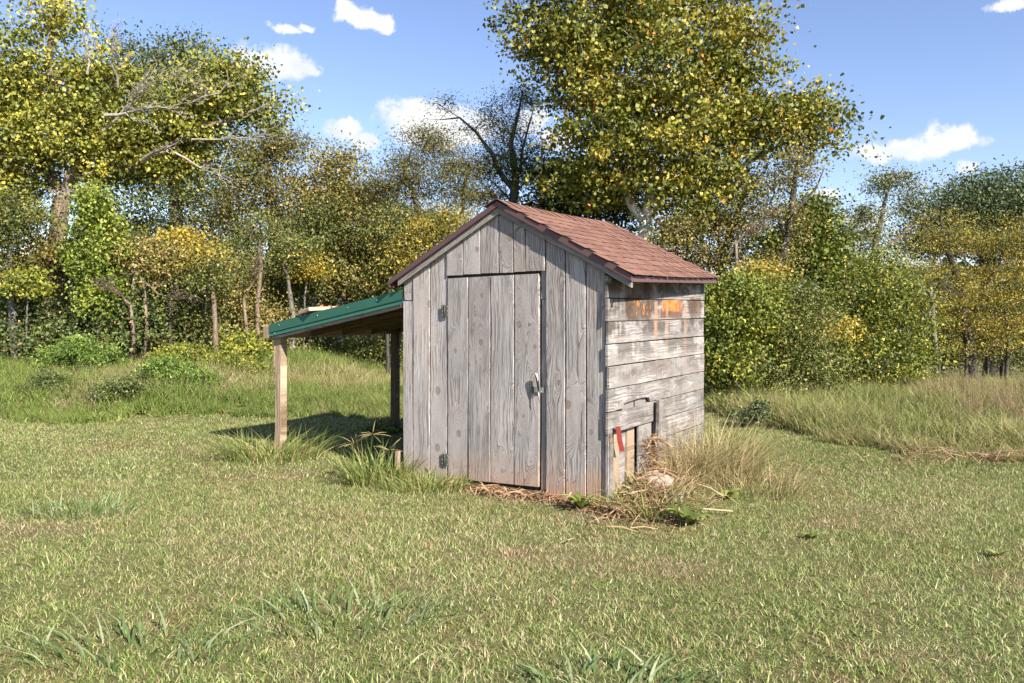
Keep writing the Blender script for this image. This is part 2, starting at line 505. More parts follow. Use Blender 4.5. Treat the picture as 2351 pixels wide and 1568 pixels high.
# ------------------------------------------------------------------ the shed
shed = thing('wooden_shed', 'weathered grey board shed with red shingle roof and green lean-to', 'shed', SHED_O, SHED_ROT)
GREY_D, GREY_L = (0.165, 0.145, 0.135), (0.47, 0.435, 0.412)
m_wood = wood_mat('weathered_planks', GREY_D, GREY_L, 0.55, 0.85, False, 1.0, 0, shed)
m_wside = wood_mat('weathered_side_boards', (0.145, 0.128, 0.118), (0.385, 0.362, 0.342), 0.30, 0.0, True, 1.0, 0, shed)
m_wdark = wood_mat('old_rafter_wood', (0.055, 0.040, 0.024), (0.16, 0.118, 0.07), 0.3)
m_wbarge = wood_mat('barge_board_wood', (0.12, 0.105, 0.095), (0.34, 0.31, 0.29), 0.4)
m_wtan = wood_mat('tan_post_wood', (0.17, 0.115, 0.07), (0.46, 0.36, 0.255), 0.3)
m_wpale = wood_mat('pale_board_wood', (0.27, 0.19, 0.125), (0.50, 0.39, 0.285), 0.3)
m_gap_shade = plain_mat('gap_shade_backing', (0.05, 0.042, 0.035), 1.0, 0, 0.0)  # near-black colour puts the shade of the plank gaps into the backing
m_trim = plain_mat('brown_trim_paint', (0.115, 0.062, 0.062), 0.55, 0, 0.4, 0.15, 12)
m_green = plain_mat('green_painted_steel', (0.030, 0.115, 0.080), 0.5, 0, 0.3, 0.12, 6)
m_steel = plain_mat('zinc_steel', (0.55, 0.56, 0.55), 0.35, 0.9, 0.5, 0.15, 60)
m_hinge = plain_mat('dull_olive_steel', (0.085, 0.085, 0.068), 0.65, 0.1, 0.5, 0.2, 60)
m_black = plain_mat('dark_iron', (0.03, 0.028, 0.026), 0.4, 0.4, 0.5, 0.2, 60)
m_red = plain_mat('red_painted_metal', (0.19, 0.028, 0.022), 0.5, 0, 0.4, 0.2, 25)
m_nail = plain_mat('rusty_nail', (0.10, 0.06, 0.04), 0.8, 0.3)

WF, DEPTH = 2.195, 2.22
RIDGE_X, RIDGE_Z, PITCH = 1.15, 2.53, 0.526


def roof_z(x): return RIDGE_Z - PITCH * abs(x - RIDGE_X)


def plank(parent, mat, x0, x1, z0, z1l, z1r, y, th=0.022, name='plank', skew=0.0, lay=None, bow=0.004, edge=0.0016):
    """one board: width along local X, length along local Z, face towards -Y"""
    cx = (x0 + x1) / 2
    hw = (x1 - x0) / 2 - 0.0015
    ch = 0.004
    zt = max(z1l, z1r)
    rings = 4
    v, f = [], []
    ph, am = random.uniform(0, 6.3), random.uniform(-bow, bow)
    for i in range(rings):
        u = i / (rings - 1)
        e0, e1 = random.gauss(0, edge), random.gauss(0, edge)
        yb = am * math.sin(u * 3.1 + ph)
        tw = random.gauss(0, 0.0012)
        for (lx, ly) in ((-hw + e0, th), (-hw + e0, ch), (-hw + e0 + ch, 0), (hw + e1 - ch, 0), (hw + e1, ch), (hw + e1, th)):
            k = (lx + hw) / (2 * hw)
            top = z1l + (z1r - z1l) * k
            bot = z0 + skew * k
            v.append((lx, ly + yb + tw * (k - .5) * 2, bot + (top - bot) * u - z0))
    for i in range(rings - 1):
        for k in range(6):
            a, b = i * 6 + k, i * 6 + (k + 1) % 6
            f.append([a, b, b + 6, a + 6])
    f.append([5, 4, 3, 2, 1, 0]); b = (rings - 1) * 6; f.append([b, b + 1, b + 2, b + 3, b + 4, b + 5])
    o = obj(name, fix_normals(set_mesh(name, v, f, mat)), parent)
    if lay is None:
        o.location = (cx, y, z0)
    else:                                         # lay = 'side': length runs along shed +Y, width along Z
        o.matrix_local = Matrix(((0, -1, 0, y), (0, 0, 1, z0), (-1, 0, 0, cx), (0, 0, 0, 1)))
    return o


# --- front wall: a backing that carries the planks, coloured dark for the shade in their gaps
def gable_prism(name, x0, x1, y0, y1, zb, drop, mat, parent):
    pts = [(x0, zb), (x1, zb), (x1, roof_z(x1) - drop), (RIDGE_X, RIDGE_Z - drop), (x0, roof_z(x0) - drop)]
    v = [(x, y, z) for y in (y0, y1) for x, z in pts]
    f = [[0, 1, 2, 3, 4], [9, 8, 7, 6, 5]] + [[k, k + 5, (k + 1) % 5 + 5, (k + 1) % 5] for k in range(5)]
    return obj(name, fix_normals(set_mesh(name, v, f, mat)), parent)


front = gable_prism('front_wall', 0.02, WF - 0.03, 0.030, 0.05, -0.05, 0.10, m_gap_shade, shed)
front['label'] = 'gable front of vertical grey planks'
D = 0.075                                         # how far plank tops stay below the shingle line


def ftop(x): return roof_z(x) - D


# left strip is pieced from two lengths
plank(front, m_wood, 0.0, 0.121, -0.07, 1.630, 1.632, 0.000)
plank(front, m_wood, 0.006, 0.119, 1.640, ftop(0.0), ftop(0.12), 0.004)
for (a, b, y) in ((0.128, 0.333, -0.002), (0.338, 0.540, 0.001), (1.618, 1.803, -0.007), (1.809, 1.998, -0.003), (2.004, 2.182, 0.001)):
    plank(front, m_wood, a, b, -0.07 if a < 1 else -0.075 + random.uniform(-.02, .02), ftop(a), ftop(b), y)
gb = [0.541, 0.733, 0.934, 1.130, 1.286, 1.414, 1.613]
gzb = [1.866, 1.872, 1.877, 1.876, 1.881, 1.884]
for i in range(6):
    a, b = gb[i] + 0.003, gb[i + 1] - 0.003
    if a < RIDGE_X < b:                           # the plank under the ridge is cut to a point: two slopes
        o = plank(front, m_wood, a, b, gzb[i], min(ftop(a), ftop(b)), min(ftop(a), ftop(b)), -0.010)
    else:
        plank(front, m_wood, a, b, gzb[i], ftop(a), ftop(b), -0.010 - random.uniform(0, .004))
plank(front, m_wood, 1.560, 1.612, 1.64, 1.888, 1.888, 0.012, name='jamb_strip')
plank(front, m_wood, 1.560, 1.612, 0.0, 1.636, 1.636, 0.014, name='jamb_strip')
box('sill_beam', front, m_wdark, 0.45, 1.70, 0.002, 0.10, -0.13, -0.02, 0.004)
box('header_gap_board', front, m_gap_shade, 0.545, 1.61, 0.018, 0.03, 1.80, 1.90, 0.0)
# nails standing out of the boards
for (x, z) in ((1.60, 2.06), (1.60, 1.905), (1.715, 1.90), (1.66, 0.76), (2.03, 0.42)):
    tb = Tubes(); tb.add([(x, 0.0, z), (x, -0.028, z + 0.003)], [0.0018, 0.0018], 5)
    obj('nail', tb.mesh('nail', m_nail), front)
for (x, z) in [(random.uniform(.6, 2.1), random.choice((0.12, 0.13, 0.9, 0.95, 1.7, 1.72))) for _ in range(26)]:
    tb = Tubes(); tb.add([(x, 0.0, z), (x, -0.013, z)], [0.003, 0.003], 5)
    obj('nail', tb.mesh('nail', m_nail), front)

# --- door
door = box('door', shed, m_gap_shade, 0.56, 1.54, 0.0145, 0.022, 0.02, 1.83, 0.0)
door['label'] = 'plank door with two hinges and hasp'
DX = [0.549, 0.790, 1.039, 1.292, 1.548]
for i in range(4):
    k0, k1 = i / 4, (i + 1) / 4
    q = 0.0025
    o = plank(None, m_wood, DX[i] + q, DX[i + 1] - q, -0.018 + 0.040 * k0, 1.838 + 0.022 * k0, 1.838 + 0.022 * k1, -0.008 + random.uniform(-.002, .002), 0.022, skew=0.010)
    o.parent = door
    o.location = o.location - door.location


def child_box(name, parent, m, *a, **k):
    o = box(name, None, m, *a, **k)
    o.parent = parent
    o.location = o.location - parent.location
    return o


for hz in (1.536, 0.149):
    h = child_box('hinge', door, m_hinge, 0.484, 0.562, -0.016, -0.0105, hz - 0.055, hz + 0.055, 0.002)
    tb = Tubes(); tb.add([(0.002, -0.004, -0.056), (0.002, -0.004, 0.056)], [0.0042, 0.0042], 8)
    obj('hinge_pin', tb.mesh('hinge_pin', m_hinge), h)
    for sxx in (-0.028, 0.030):
        for szz in (-0.04, 0, 0.04):
            tb = Tubes(); tb.add([(sxx, -0.002, szz), (sxx, -0.005, szz)], [0.0045, 0.003], 6)
            obj('screw', tb.mesh('screw', m_steel), h)
hp = child_box('hasp', door, m_steel, 1.485, 1.600, -0.020, -0.014, 0.836, 0.884, 0.002)
child_l = box('hasp_plate', None, m_hinge, -0.0, 0.032, -0.004, 0.0, -0.027, 0.027, 0.002); child_l.parent = hp; child_l.location = (-0.05, -0.003, 0)
tb = Tubes()
tb.add([Vector((0.025, -0.004 - 0.02 * math.sin(a), 0.013 * math.cos(a))) for a in np.linspace(0, math.pi, 7)], [0.003] * 7, 6)
obj('staple', tb.mesh('staple', m_steel), hp)
clip = thing('snap_clip', 'small dark snap clip with painted white glint hooked through door hasp', 'clip', sl(1.553, -0.040, 0.862), SHED_ROT)
tb = Tubes(); tb.add([(0.012, 0, -0.01), (0.006, 0, 0.05), (-0.006, 0, 0.115), (-0.012, 0, 0.135)], [0.006, 0.011, 0.013, 0.008], 8)
obj('clip_body', tb.mesh('clip_body', m_black), clip)
m_clip_glint = plain_mat('painted_glint', (0.8, 0.78, 0.72), 0.3, 0, 0.5, 0.05)  # white colour stands in for the glint on the dark metal
tb = Tubes(); tb.add([(0.010, -0.006, 0.075), (0.003, -0.006, 0.11), (-0.006, -0.006, 0.134), (-0.016, -0.004, 0.141)], [0.003, 0.006, 0.008, 0.005], 8)
obj('clip_end', tb.mesh('clip_end', m_clip_glint), clip)  # the painted glint, a white piece laid on the clip body
tb = Tubes(); tb.add([(0.010, 0, -0.005), (0.016, -0.004, -0.06), (0.022, -0.002, -0.10)], [0.003, 0.003, 0.002], 6)
obj('clip_pin', tb.mesh('clip_pin', m_steel), clip)

# --- right side wall: horizontal boards
side = box('side_wall', shed, m_gap_shade, WF - 0.035, WF - 0.012, 0.05, DEPTH - 0.02, 0.54, 1.80, 0.0)
side['label'] = 'side wall of stained horizontal boards'


def sideplank(y0, y1, z0, z1, off=0.0, mat=m_wside, skew=0.0):
    o = plank(None, mat, z0, z1, y0, y1, y1, WF + 0.022 + off, 0.022, lay='side', skew=skew)
    o.parent = side
    o.location = o.location - side.location
    return o


ZS = [1.832, 1.642, 1.453, 1.267, 1.083, 0.898, 0.716, 0.534, 0.350, 0.165, -0.03]
for r in range(6):
    z1, z0 = ZS[r] - 0.0025, ZS[r + 1] + 0.0025
    st = (-0.030, -0.032, -0.014, -0.024, -0.012, -0.022)[r]
    en = (0.0, 0.004, 0.0, 0.004, 0.02, 0.0)[r]
    if r == 4:
        sideplank(st, 0.955, z0, z1, 0.003); sideplank(0.958, DEPTH + en, z0, z1, 0.0)
    elif r == 5:
        continue
    else:
        sideplank(st, DEPTH + en, z0, z1, random.uniform(-0.002, 0.003))
# the boards with the rat hole: an eaten edge between them
def eaten_board(y0, y1, edge_pts, z_other, upper, off=0.0):
    """board whose lower (upper=True) or upper edge follows edge_pts [(y, z)]"""
    ys = [y0] + [p[0] for p in edge_pts if y0 < p[0] < y1] + [y1]
    ez = np.interp(ys, [p[0] for p in edge_pts], [p[1] for p in edge_pts])
    v, f = [], []
    for y, e in zip(ys, ez):
        lo, hi = (e, z_other) if upper else (z_other, e)
        v += [(WF, y, lo), (WF + 0.022 + off, y, lo), (WF + 0.022 + off, y, hi), (WF, y, hi)]
    for i in range(len(ys) - 1):
        for k in range(4):
            a, b = i * 4 + k, i * 4 + (k + 1) % 4
            f.append([a, b, b + 4, a + 4])
    f.append([3, 2, 1, 0]); b = (len(ys) - 1) * 4; f.append([b, b + 1, b + 2, b + 3])
    # re-lay so that object X is width, Z is length like every other plank
    cy, cz = y0, (z_other + 0.7) / 2
    v2 = [(cz - z, -(x - WF - 0.022), y - cy) for x, y, z in v]
    me = fix_normals(set_mesh('plank', v2, f, m_wside))
    o = obj('plank', me, side)
    o.matrix_local = Matrix(((0, -1, 0, WF + 0.022 - side.location.x), (0, 0, 1, cy - side.location.y), (-1, 0, 0, cz - side.location.z), (0, 0, 0, 1)))
    return o


hole_top = [(0.0, .719), (0.12, .716), (0.26, .722), (0.28, .758), (0.40, .763), (0.55, .770), (0.66, .772), (0.76, .764), (0.80, .757), (0.82, .722), (0.95, .719), (2.3, .719)]
hole_bot = [(0.0, .706), (0.10, .708), (0.20, .700), (0.27, .692), (0.34, .705), (0.45, .698), (0.57, .704), (0.70, .690), (0.80, .716), (0.87, .713), (0.94, .713)]
eaten_board(-0.022, DEPTH, hole_top, 0.8955, True)
eaten_board(-0.024, 0.915, hole_bot, 0.536, False)
sideplank(0.925, DEPTH - 0.004, 0.5365, 0.7135, -0.001)
sideplank(0.93, DEPTH, 0.3525, 0.5315, 0.001)
sideplank(0.95, DEPTH - .01, 0.168, 0.3475, -0.001)
sideplank(0.95, DEPTH, -0.05, 0.163, 0.0)
# torn opening: broken sheathing and studs behind
def side_stick(name, mat, y0, y1, z0, z1, x, th, lean=0.0):
    o = box(name, None, mat, x, x + th, y0, y1, z0, z1, 0.003, (lean, 0, 0), 0.004)
    o.parent = side; o.location = o.location - side.location
    return o


side_stick('corner_stud', m_wside, 0.025, 0.095, -0.05, 0.53, WF - 0.055, 0.07)
side_stick('broken_board', m_wtan, 0.115, 0.265, 0.0, 0.60, WF - 0.040, 0.02, 0.04)
side_stick('broken_board', m_wside, 0.295, 0.43, 0.0, 0.60, WF - 0.060, 0.02, -0.03)
side_stick('stud', m_wtan, 0.46, 0.60, 0.0, 0.60, WF - 0.075, 0.04)
side_stick('broken_board', m_wside, 0.635, 0.925, 0.02, 0.535, WF - 0.024, 0.022, -0.02)
side_stick('sill_board', m_wtan, 0.02, 0.95, -0.10, 0.05, WF - 0.05, 0.045)
obj('end_trim', fix_normals(set_mesh('end_trim', *box_vf(WF + .001, WF + 0.019, -0.016, 0.002, -0.07, 0.532, 0.002), m_wside)), shed)
# back and left walls (boards on a sheathing)
back = gable_prism('back_wall', 0.02, WF - 0.03, DEPTH - 0.05, DEPTH - 0.03, -0.05, 0.10, m_gap_shade, shed)
for i in range(11):
    a, b = i * WF / 11 + 0.003, (i + 1) * WF / 11 - 0.003
    o = plank(back, m_wood, a, b, -0.06, ftop(a), ftop(b), DEPTH - 0.026)
left = box('left_wall', shed, m_gap_shade, 0.012, 0.03, 0.05, DEPTH - 0.05, -0.04, 1.72, 0.0)
for r in range(10):
    z0, z1 = ZS[r + 1] + .002, min(ZS[r], 1.80) - .002
    o = plank(None, m_wood, z0, z1, 0.024, DEPTH - 0.03, DEPTH - 0.03, 0.008, 0.020, lay='side')
    o.parent = left; o.location = o.location - left.location

# --- roof
YF, YB = -0.078, 2.20


def slope_pt(sgn, u, y, lift=0.0):
    """u: 0 at the ridge to 1 at the eave"""
    k = (y - YF) / (YB - YF)
    half = (1.305 - 0.085 * k) if sgn > 0 else 1.298
    drop = half * PITCH - (0.006 * k)
    sag = -0.018 * math.sin(math.pi * k) * (1 - 0.5 * u)
    n = Vector((sgn * PITCH, 0, 1)).normalized()
    return Vector((RIDGE_X + sgn * half * u, y, RIDGE_Z - 0.012 - drop * u + sag)) + n * lift


v, f = [], []
for sgn in (-1, 1):
    b = len(v)
    for j in range(7):
        y = YF + 0.012 + (YB - YF - 0.02) * j / 6
        for u in (0.0, 0.99):
            v.append(slope_pt(sgn, u, y, -0.006)); v.append(slope_pt(sgn, u, y, -0.022))
    for j in range(6):
        a = b + j * 4
        f += [[a, a + 4, a + 6, a + 2], [a + 1, a + 3, a + 7, a + 5], [a + 2, a + 6, a + 7, a + 3], [a, a + 1, a + 5, a + 4]]
    f += [[b, b + 2, b + 3, b + 1], [b + 24, b + 25, b + 27, b + 26]]
m_felt = plain_mat('roofing_felt', (0.02, 0.018, 0.017), 0.95, 0, 0.1)
roof = obj('roof', fix_normals(set_mesh('roof', v, f, m_felt)), shed)
roof['label'] = 'low gable roof of faded red asphalt shingles'
m_sh, t = new_mat('red_asphalt_shingle')
p = t.n('ShaderNodeTexCoord').outputs['Object']
rn = t.n('ShaderNodeObjectInfo').outputs['Random']
gr_ = t.noise(p, 420.0, 2.0, 0.7)
bl_ = t.noise(t.n('ShaderNodeVectorMath', {0: t.comb(rn, rn, rn), 1: (31, 17, 5), 2: p}, operation='MULTIPLY_ADD').outputs[0], 9.0, 3.0, 0.6)
c_ = t.mix(t.m('ADD', t.m('MULTIPLY', rn, 0.6), t.m('MULTIPLY', bl_, 0.5)), (0.140, 0.068, 0.050), (0.265, 0.142, 0.102))
c_ = t.mix(t.ss(gr_, 0.35, 0.7), t.mix(1.0, c_, (0.62, 0.6, 0.62), 'MULTIPLY'), t.mix(1.0, c_, (1.2, 1.2, 1.2), 'MULTIPLY'))
finish(t, c_, 0.92, 0.2, gr_, 0.5, 0.002)
m_shedge = plain_mat('shingle_cut_edge', (0.030, 0.022, 0.020), 0.95, 0, 0.1)


def tab_mesh(w, l, seed):
    r = random.Random(seed)
    v, f = [], []
    th = 0.005
    n = 4
    for i in range(n + 1):
        k = i / n
        x = -w / 2 + w * k
        curl = 0.003 + 0.003 * r.random()
        wav = r.uniform(-0.004, 0.004)
        v += [(x, 0, 0.0), (x, -l * 0.55, 0.001), (x, -l + wav, curl), (x, -l + wav, curl - th), (x, 0, -th)]
    for i in range(n):
        a, b = i * 5, i * 5 + 5
        f += [[a, a + 1, b + 1, b], [a + 1, a + 2, b + 2, b + 1], [a + 2, a + 3, b + 3, b + 2]]
    f += [[0, 4, 3, 2, 1], [n * 5, n * 5 + 1, n * 5 + 2, n * 5 + 3, n * 5 + 4]]
    me = set_mesh('shingle', v, f, [m_sh, m_shedge])
    for pi, pl in enumerate(me.polygons):
        pl.material_index = 1 if (pi >= n * 3 or pi % 3 == 2) else 0
    return me


NC, TW = 12, 0.168
tabs = [tab_mesh(TW - 0.009, 0.165, k) for k in range(8)]
ylen = YB - YF


def put_tab(sgn, c, j, me, name='shingle', par=None):
    e0 = 1.0 - c / NC                              # butt position up from the eave
    y = YF - 0.01 + (j + (0.5 if c % 2 else 0.0)) * TW
    y += random.uniform(-0.004, 0.004)
    yc = min(max(y + TW / 2, YF + 0.03), YB - 0.02)
    top = max(e0 - 0.107, 0.0)
    pb, pt_ = slope_pt(sgn, min(e0 + 0.012, 1.02), yc, 0.003), slope_pt(sgn, top, yc, 0.003)
    up = (pt_ - pb).normalized()
    nrm = Vector((sgn * PITCH, 0, 1)).normalized()
    ax = up.cross(nrm).normalized()
    nrm = ax.cross(up)
    o = obj(name, me, par if par else roof)
    M = Matrix(((ax.x, up.x, nrm.x, 0), (ax.y, up.y, nrm.y, 0), (ax.z, up.z, nrm.z, 0), (0, 0, 0, 1)))
    M = M @ Matrix.Rotation(random.gauss(0, 0.010), 4, 'Z')
    M.translation = pb + up * 0.165 + Vector((0, random.uniform(-.006, .006), 0))
    o.matrix_local = M
    return o


ntab = int(ylen / TW) + 1
for c in range(NC):
    for j in range(ntab if c % 2 == 0 else ntab - 1):
        put_tab(1, c, j, random.choice(tabs))
for k in range(15):                                 # ridge caps
    y = YF + k * (ylen - 0.10) / 14
    v = []
    for yy, lf in ((y - 0.012, 0.012 + random.uniform(0, .004)), (y + 0.19, 0.004)):
        for u, s_ in ((0.095, -1), (0.0, 0), (0.095, 1)):
            q = slope_pt(s_ if s_ else 1, u, min(yy, YB), lf)
            v.append(q); v.append(q - Vector((0, 0, 0.005)))
    f = [[0, 2, 8, 6], [2, 4, 10, 8], [0, 1, 3, 2], [2, 3, 5, 4], [0, 6, 7, 1], [4, 5, 11, 10]]
    c0 = v[2].copy()
    obj('ridge_shingle', set_mesh('ridge_shingle', [q - c0 for q in v], f, m_sh), roof, c0)
# far slope, seen from nowhere near the photograph: its tabs joined
v, f = [], []
for c in range(NC):
    for j in range(ntab):
        me = random.choice(tabs)
        o = put_tab(-1, c, j, me)
        b = len(v)
        v += [o.matrix_local @ q.co for q in me.vertices]
        f += [[i + b for i in pl.vertices] for pl in me.polygons]
        bpy.data.objects.remove(o)
tag(obj('shingle_courses', set_mesh('shingle_courses', v, f, m_sh), roof), None, None, None, 'stuff')

# rakes, fascia
def rake(name, sgn, y0, y1, top, h, mat, over=0.0, apex=0.0):
    half = (1.30 if sgn > 0 else 1.29) + over
    xa, xe = RIDGE_X + sgn * apex, RIDGE_X + sgn * half
    za, ze = roof_z(xa) - top, roof_z(xe) - top
    v = [(x, y, z) for y in (y0, y1) for x, z in ((xa, za), (xe, ze), (xe, ze - h), (xa, za - h))]
    cx = (xa + xe) / 2
    a = math.atan2(-sgn * PITCH, 1)
    M = Matrix.Translation((cx, 0, (za + ze - h) / 2)) @ Matrix.Rotation(math.pi / 2 - a, 4, 'Y')
    Mi = M.inverted()
    f = [[0, 1, 2, 3], [7, 6, 5, 4], [0, 4, 5, 1], [1, 5, 6, 2], [2, 6, 7, 3], [3, 7, 4, 0]]
    o = obj(name, fix_normals(set_mesh(name, [Mi @ Vector(q) for q in v], f, mat)), shed)
    o.matrix_local = M
    return o


rake('rake_trim', 1, -0.070, -0.046, 0.022, 0.050, m_trim, -0.005)
rake('rake_trim', -1, -0.069, -0.045, 0.022, 0.050, m_trim, -0.01)
rake('barge_board', 1, -0.045, -0.012, 0.070, 0.060, m_wbarge, -0.02)
rake('barge_board', -1, -0.044, -0.012, 0.070, 0.060, m_wbarge, -0.11)
rake('rake_trim', 1, DEPTH - 0.01, DEPTH + 0.02, 0.022, 0.06, m_trim, -0.10)
rake('rake_trim', -1, DEPTH - 0.01, DEPTH + 0.02, 0.022, 0.06, m_trim, -0.02)
for sgn in (1, -1):
    v = []
    for y in (YF + 0.012, YB - 0.005):
        q = slope_pt(sgn, 0.985, y, -0.024)
        for dx_, dz_ in ((0, 0), (0.016 * sgn, -0.004), (0.016 * sgn, -0.050), (0, -0.050)):
            v.append(q + Vector((dx_, 0, dz_)))
    f = [[0, 1, 5, 4], [1, 2, 6, 5], [2, 3, 7, 6], [3, 0, 4, 7], [3, 2, 1, 0], [4, 5, 6, 7]]
    obj('eave_fascia', fix_normals(set_mesh('eave_fascia', v, f, m_trim)), shed)
    # boarded soffit ties the eave to the wall
    for k in range(5):
        y = 0.05 + k * 0.5
        q0, q1 = slope_pt(sgn, 0.975, min(y, YB - .05), -0.03), slope_pt(sgn, 0.60, min(y, YB - .05), -0.03)
        v = [q + Vector((0, dy, dz)) for q in (q0, q1) for dy in (0, 0.038) for dz in (0, -0.055)]
        f = [[0, 1, 3, 2], [4, 6, 7, 5], [0, 2, 6, 4], [1, 5, 7, 3], [0, 4, 5, 1], [2, 3, 7, 6]]
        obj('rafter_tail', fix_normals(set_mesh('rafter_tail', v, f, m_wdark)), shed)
m_teal = plain_mat('faded_green_corner_strip', (0.20, 0.30, 0.26), 0.6)
box('corner_strip', shed, m_teal, WF + 0.0235, WF + 0.027, DEPTH - 0.012, DEPTH + 0.004, 1.65, 1.84, 0.0)

# --- lean-to on the left
lean = obj('lean_to', None, shed)
lean['label'] = 'lean-to with green metal roof on two posts'
LX0, LX1, LY0, LY1 = -1.955, -0.005, 0.022, 2.12


def lz(x): return 1.732 + (x + 0.02) * 0.1832


def lean_bar(name, mat, xs, ys, ztop, h):
    """bar that follows the lean-to slope; its object Z runs along the slope"""
    (xa, xb), (ya, yb) = xs, ys
    v = [(x, y, lz(x) + dz) for x in (xa, xb) for y in (ya, yb) for dz in (ztop, ztop - h)]
    c = Vector(((xa + xb) / 2, (ya + yb) / 2, lz((xa + xb) / 2) + ztop - h / 2))
    M = Matrix.Translation(c) @ Matrix.Rotation(math.pi / 2 - math.atan(0.1832), 4, 'Y')
    Mi = M.inverted()
    f = [[0, 1, 3, 2], [4, 6, 7, 5], [0, 2, 6, 4], [1, 5, 7, 3], [0, 4, 5, 1], [2, 3, 7, 6]]
    o = obj(name, fix_normals(set_mesh(name, [Mi @ Vector(q) for q in v], f, mat)), lean)
    o.matrix_local = M
    return o


# ribbed sheet
v, f = [], []
prof = []
y = LY0
while y < LY1:
    for dy, dz in ((0, 0), (0.17, 0), (0.185, 0.018), (0.215, 0.018), (0.23, 0)):
        if y + dy <= LY1: prof.append((y + dy, dz))
    y += 0.23001
for x in (LX0 - 0.02, LX1):
    for (yy, dz) in prof: v.append((x, yy, lz(x) + dz - 0.004))
npz = len(prof)
for k in range(npz - 1): f.append([k, k + 1, npz + k + 1, npz + k])
o = obj('metal_roof', set_mesh('metal_roof', v, f, m_green), lean)
md = o.modifiers.new('thickness', 'SOLIDIFY'); md.thickness = 0.0015
# front trim: face, step and lip
v, f = [], []
sec = [(0.03, 0.012), (0.0, 0.010), (0.0, -0.085), (0.010, -0.092), (0.006, -0.112), (-0.004, -0.128)]
for x in (LX0 - 0.005, LX1 - 0.012):
    for (dy, dz) in sec: v.append((x, LY0 - 0.014 + dy, lz(x) + dz))
for k in range(len(sec) - 1): f.append([k, k + 1, len(sec) + k + 1, len(sec) + k])
o = obj('roof_trim', set_mesh('roof_trim', v, f, m_green), lean)
md = o.modifiers.new('thickness', 'SOLIDIFY'); md.thickness = 0.0015
for x in (-1.87, -1.80, -1.2, -0.75, -0.35):
    tb = Tubes(); tb.add([(x, LY0 - 0.012, lz(x) - 0.03 if x > -1.82 else lz(x) - 0.105), (x, LY0 - 0.021, lz(x) - 0.03 if x > -1.82 else lz(x) - 0.105)], [0.005, 0.004], 6)
    obj('screw', tb.mesh('screw', m_steel), lean)
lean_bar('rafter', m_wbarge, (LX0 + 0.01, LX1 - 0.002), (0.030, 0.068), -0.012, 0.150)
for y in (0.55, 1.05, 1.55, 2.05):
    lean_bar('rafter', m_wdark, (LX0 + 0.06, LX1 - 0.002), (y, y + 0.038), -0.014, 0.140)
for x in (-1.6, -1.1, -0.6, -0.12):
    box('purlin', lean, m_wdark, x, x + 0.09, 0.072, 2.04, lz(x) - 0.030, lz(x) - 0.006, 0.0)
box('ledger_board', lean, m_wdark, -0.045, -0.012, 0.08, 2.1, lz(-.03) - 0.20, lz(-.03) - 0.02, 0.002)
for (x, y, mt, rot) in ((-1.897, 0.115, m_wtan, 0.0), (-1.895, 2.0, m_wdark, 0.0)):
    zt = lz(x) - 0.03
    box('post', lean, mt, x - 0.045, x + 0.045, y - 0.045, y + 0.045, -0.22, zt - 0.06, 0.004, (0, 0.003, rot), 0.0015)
box('post_cleat', lean, m_wtan, -1.968, -1.944, 0.068, 0.16, 0.9, lz(-1.95) - 0.012, 0.002)
box('eave_beam', lean, m_wpale, -2.085, -1.97, 0.020, 2.15, 1.222, 1.366, 0.005)
tb = Tubes(); tb.add([(-1.86, 2.02, 0.95), (-1.80, 2.02, lz(-1.8) - 0.10)], [0.018, 0.018], 4)
obj('brace', tb.mesh('brace', m_wbarge, False), lean)

# ------------------------------------------------------------------ loose things by the shed
def loose(name, label, cat, mat, size, loc, rot, c=0.004, jit=0.002):
    a, b, h = size
    v, f = box_vf(-a / 2, a / 2, -b / 2, b / 2, -h / 2, h / 2, c)
    v = [tuple(q + random.uniform(-jit, jit) for q in p) for p in v]
    return tag(obj(name, fix_normals(set_mesh(name, v, f, mat)), None, loc, rot), label, cat)


q = sl(-1.28, 0.44, lz(-1.28) + 0.048)
o = loose('loose_board', 'mossy old board lying across the green lean-to roof', 'board', m_wpale, (0.235, 0.040, 0.95), q, (0, 0, 0))
o.rotation_euler = (Matrix.Rotation(SHED_ROT, 3, 'Z') @ Matrix.Rotation(-math.atan(0.1832), 3, 'Y') @ Matrix.Rotation(math.radians(-12), 3, 'Z') @ Matrix.Rotation(math.radians(-90), 3, 'X')).to_euler()
o = loose('leaning_board', 'grey board standing upright against the shed side by its torn corner', 'board', m_wside, (0.085, 0.035, 0.72), sl(WF + 0.062, 0.925, 0.37), (0, 0, 0))
o.rotation_euler = (Matrix.Rotation(SHED_ROT + math.pi / 2, 3, 'Z') @ Matrix.Rotation(math.radians(2.0), 3, 'X')).to_euler()
# red angle strip
v, f = [], []
for z_, dy, dx_ in ((0.0, 0.055, 0.01), (0.09, 0.02, 0.004), (0.215, -0.01, 0.0)):
    for a_, b_ in ((-0.036, 0.012), (0.0, 0.0), (0.036, 0.02), (0.036, 0.022), (0.0, 0.002), (-0.036, 0.014)):
        v.append((WF + 0.045 + b_ + dx_, 0.085 + a_ * 1.0 + dy, 0.375 + z_ + (0.012 if a_ < 0 else 0) * (1 if z_ > .2 else 0)))
for k in range(2):
    for j in range(6):
        a_, b_ = k * 6 + j, k * 6 + (j + 1) % 6
        f.append([a_, b_, b_ + 6, a_ + 6])
f += [[5, 4, 3, 2, 1, 0], [12, 13, 14, 15, 16, 17]]
o = obj('metal_strip', fix_normals(set_mesh('metal_strip', v, f, m_red)), None, SHED_O, (0, 0, SHED_ROT))
tag(o, 'short bent strip of red painted metal at the shed corner', 'metal strip')
m_block = plain_mat('grey_concrete', (0.20, 0.185, 0.17), 0.95, 0, 0.1, 0.25, 40)
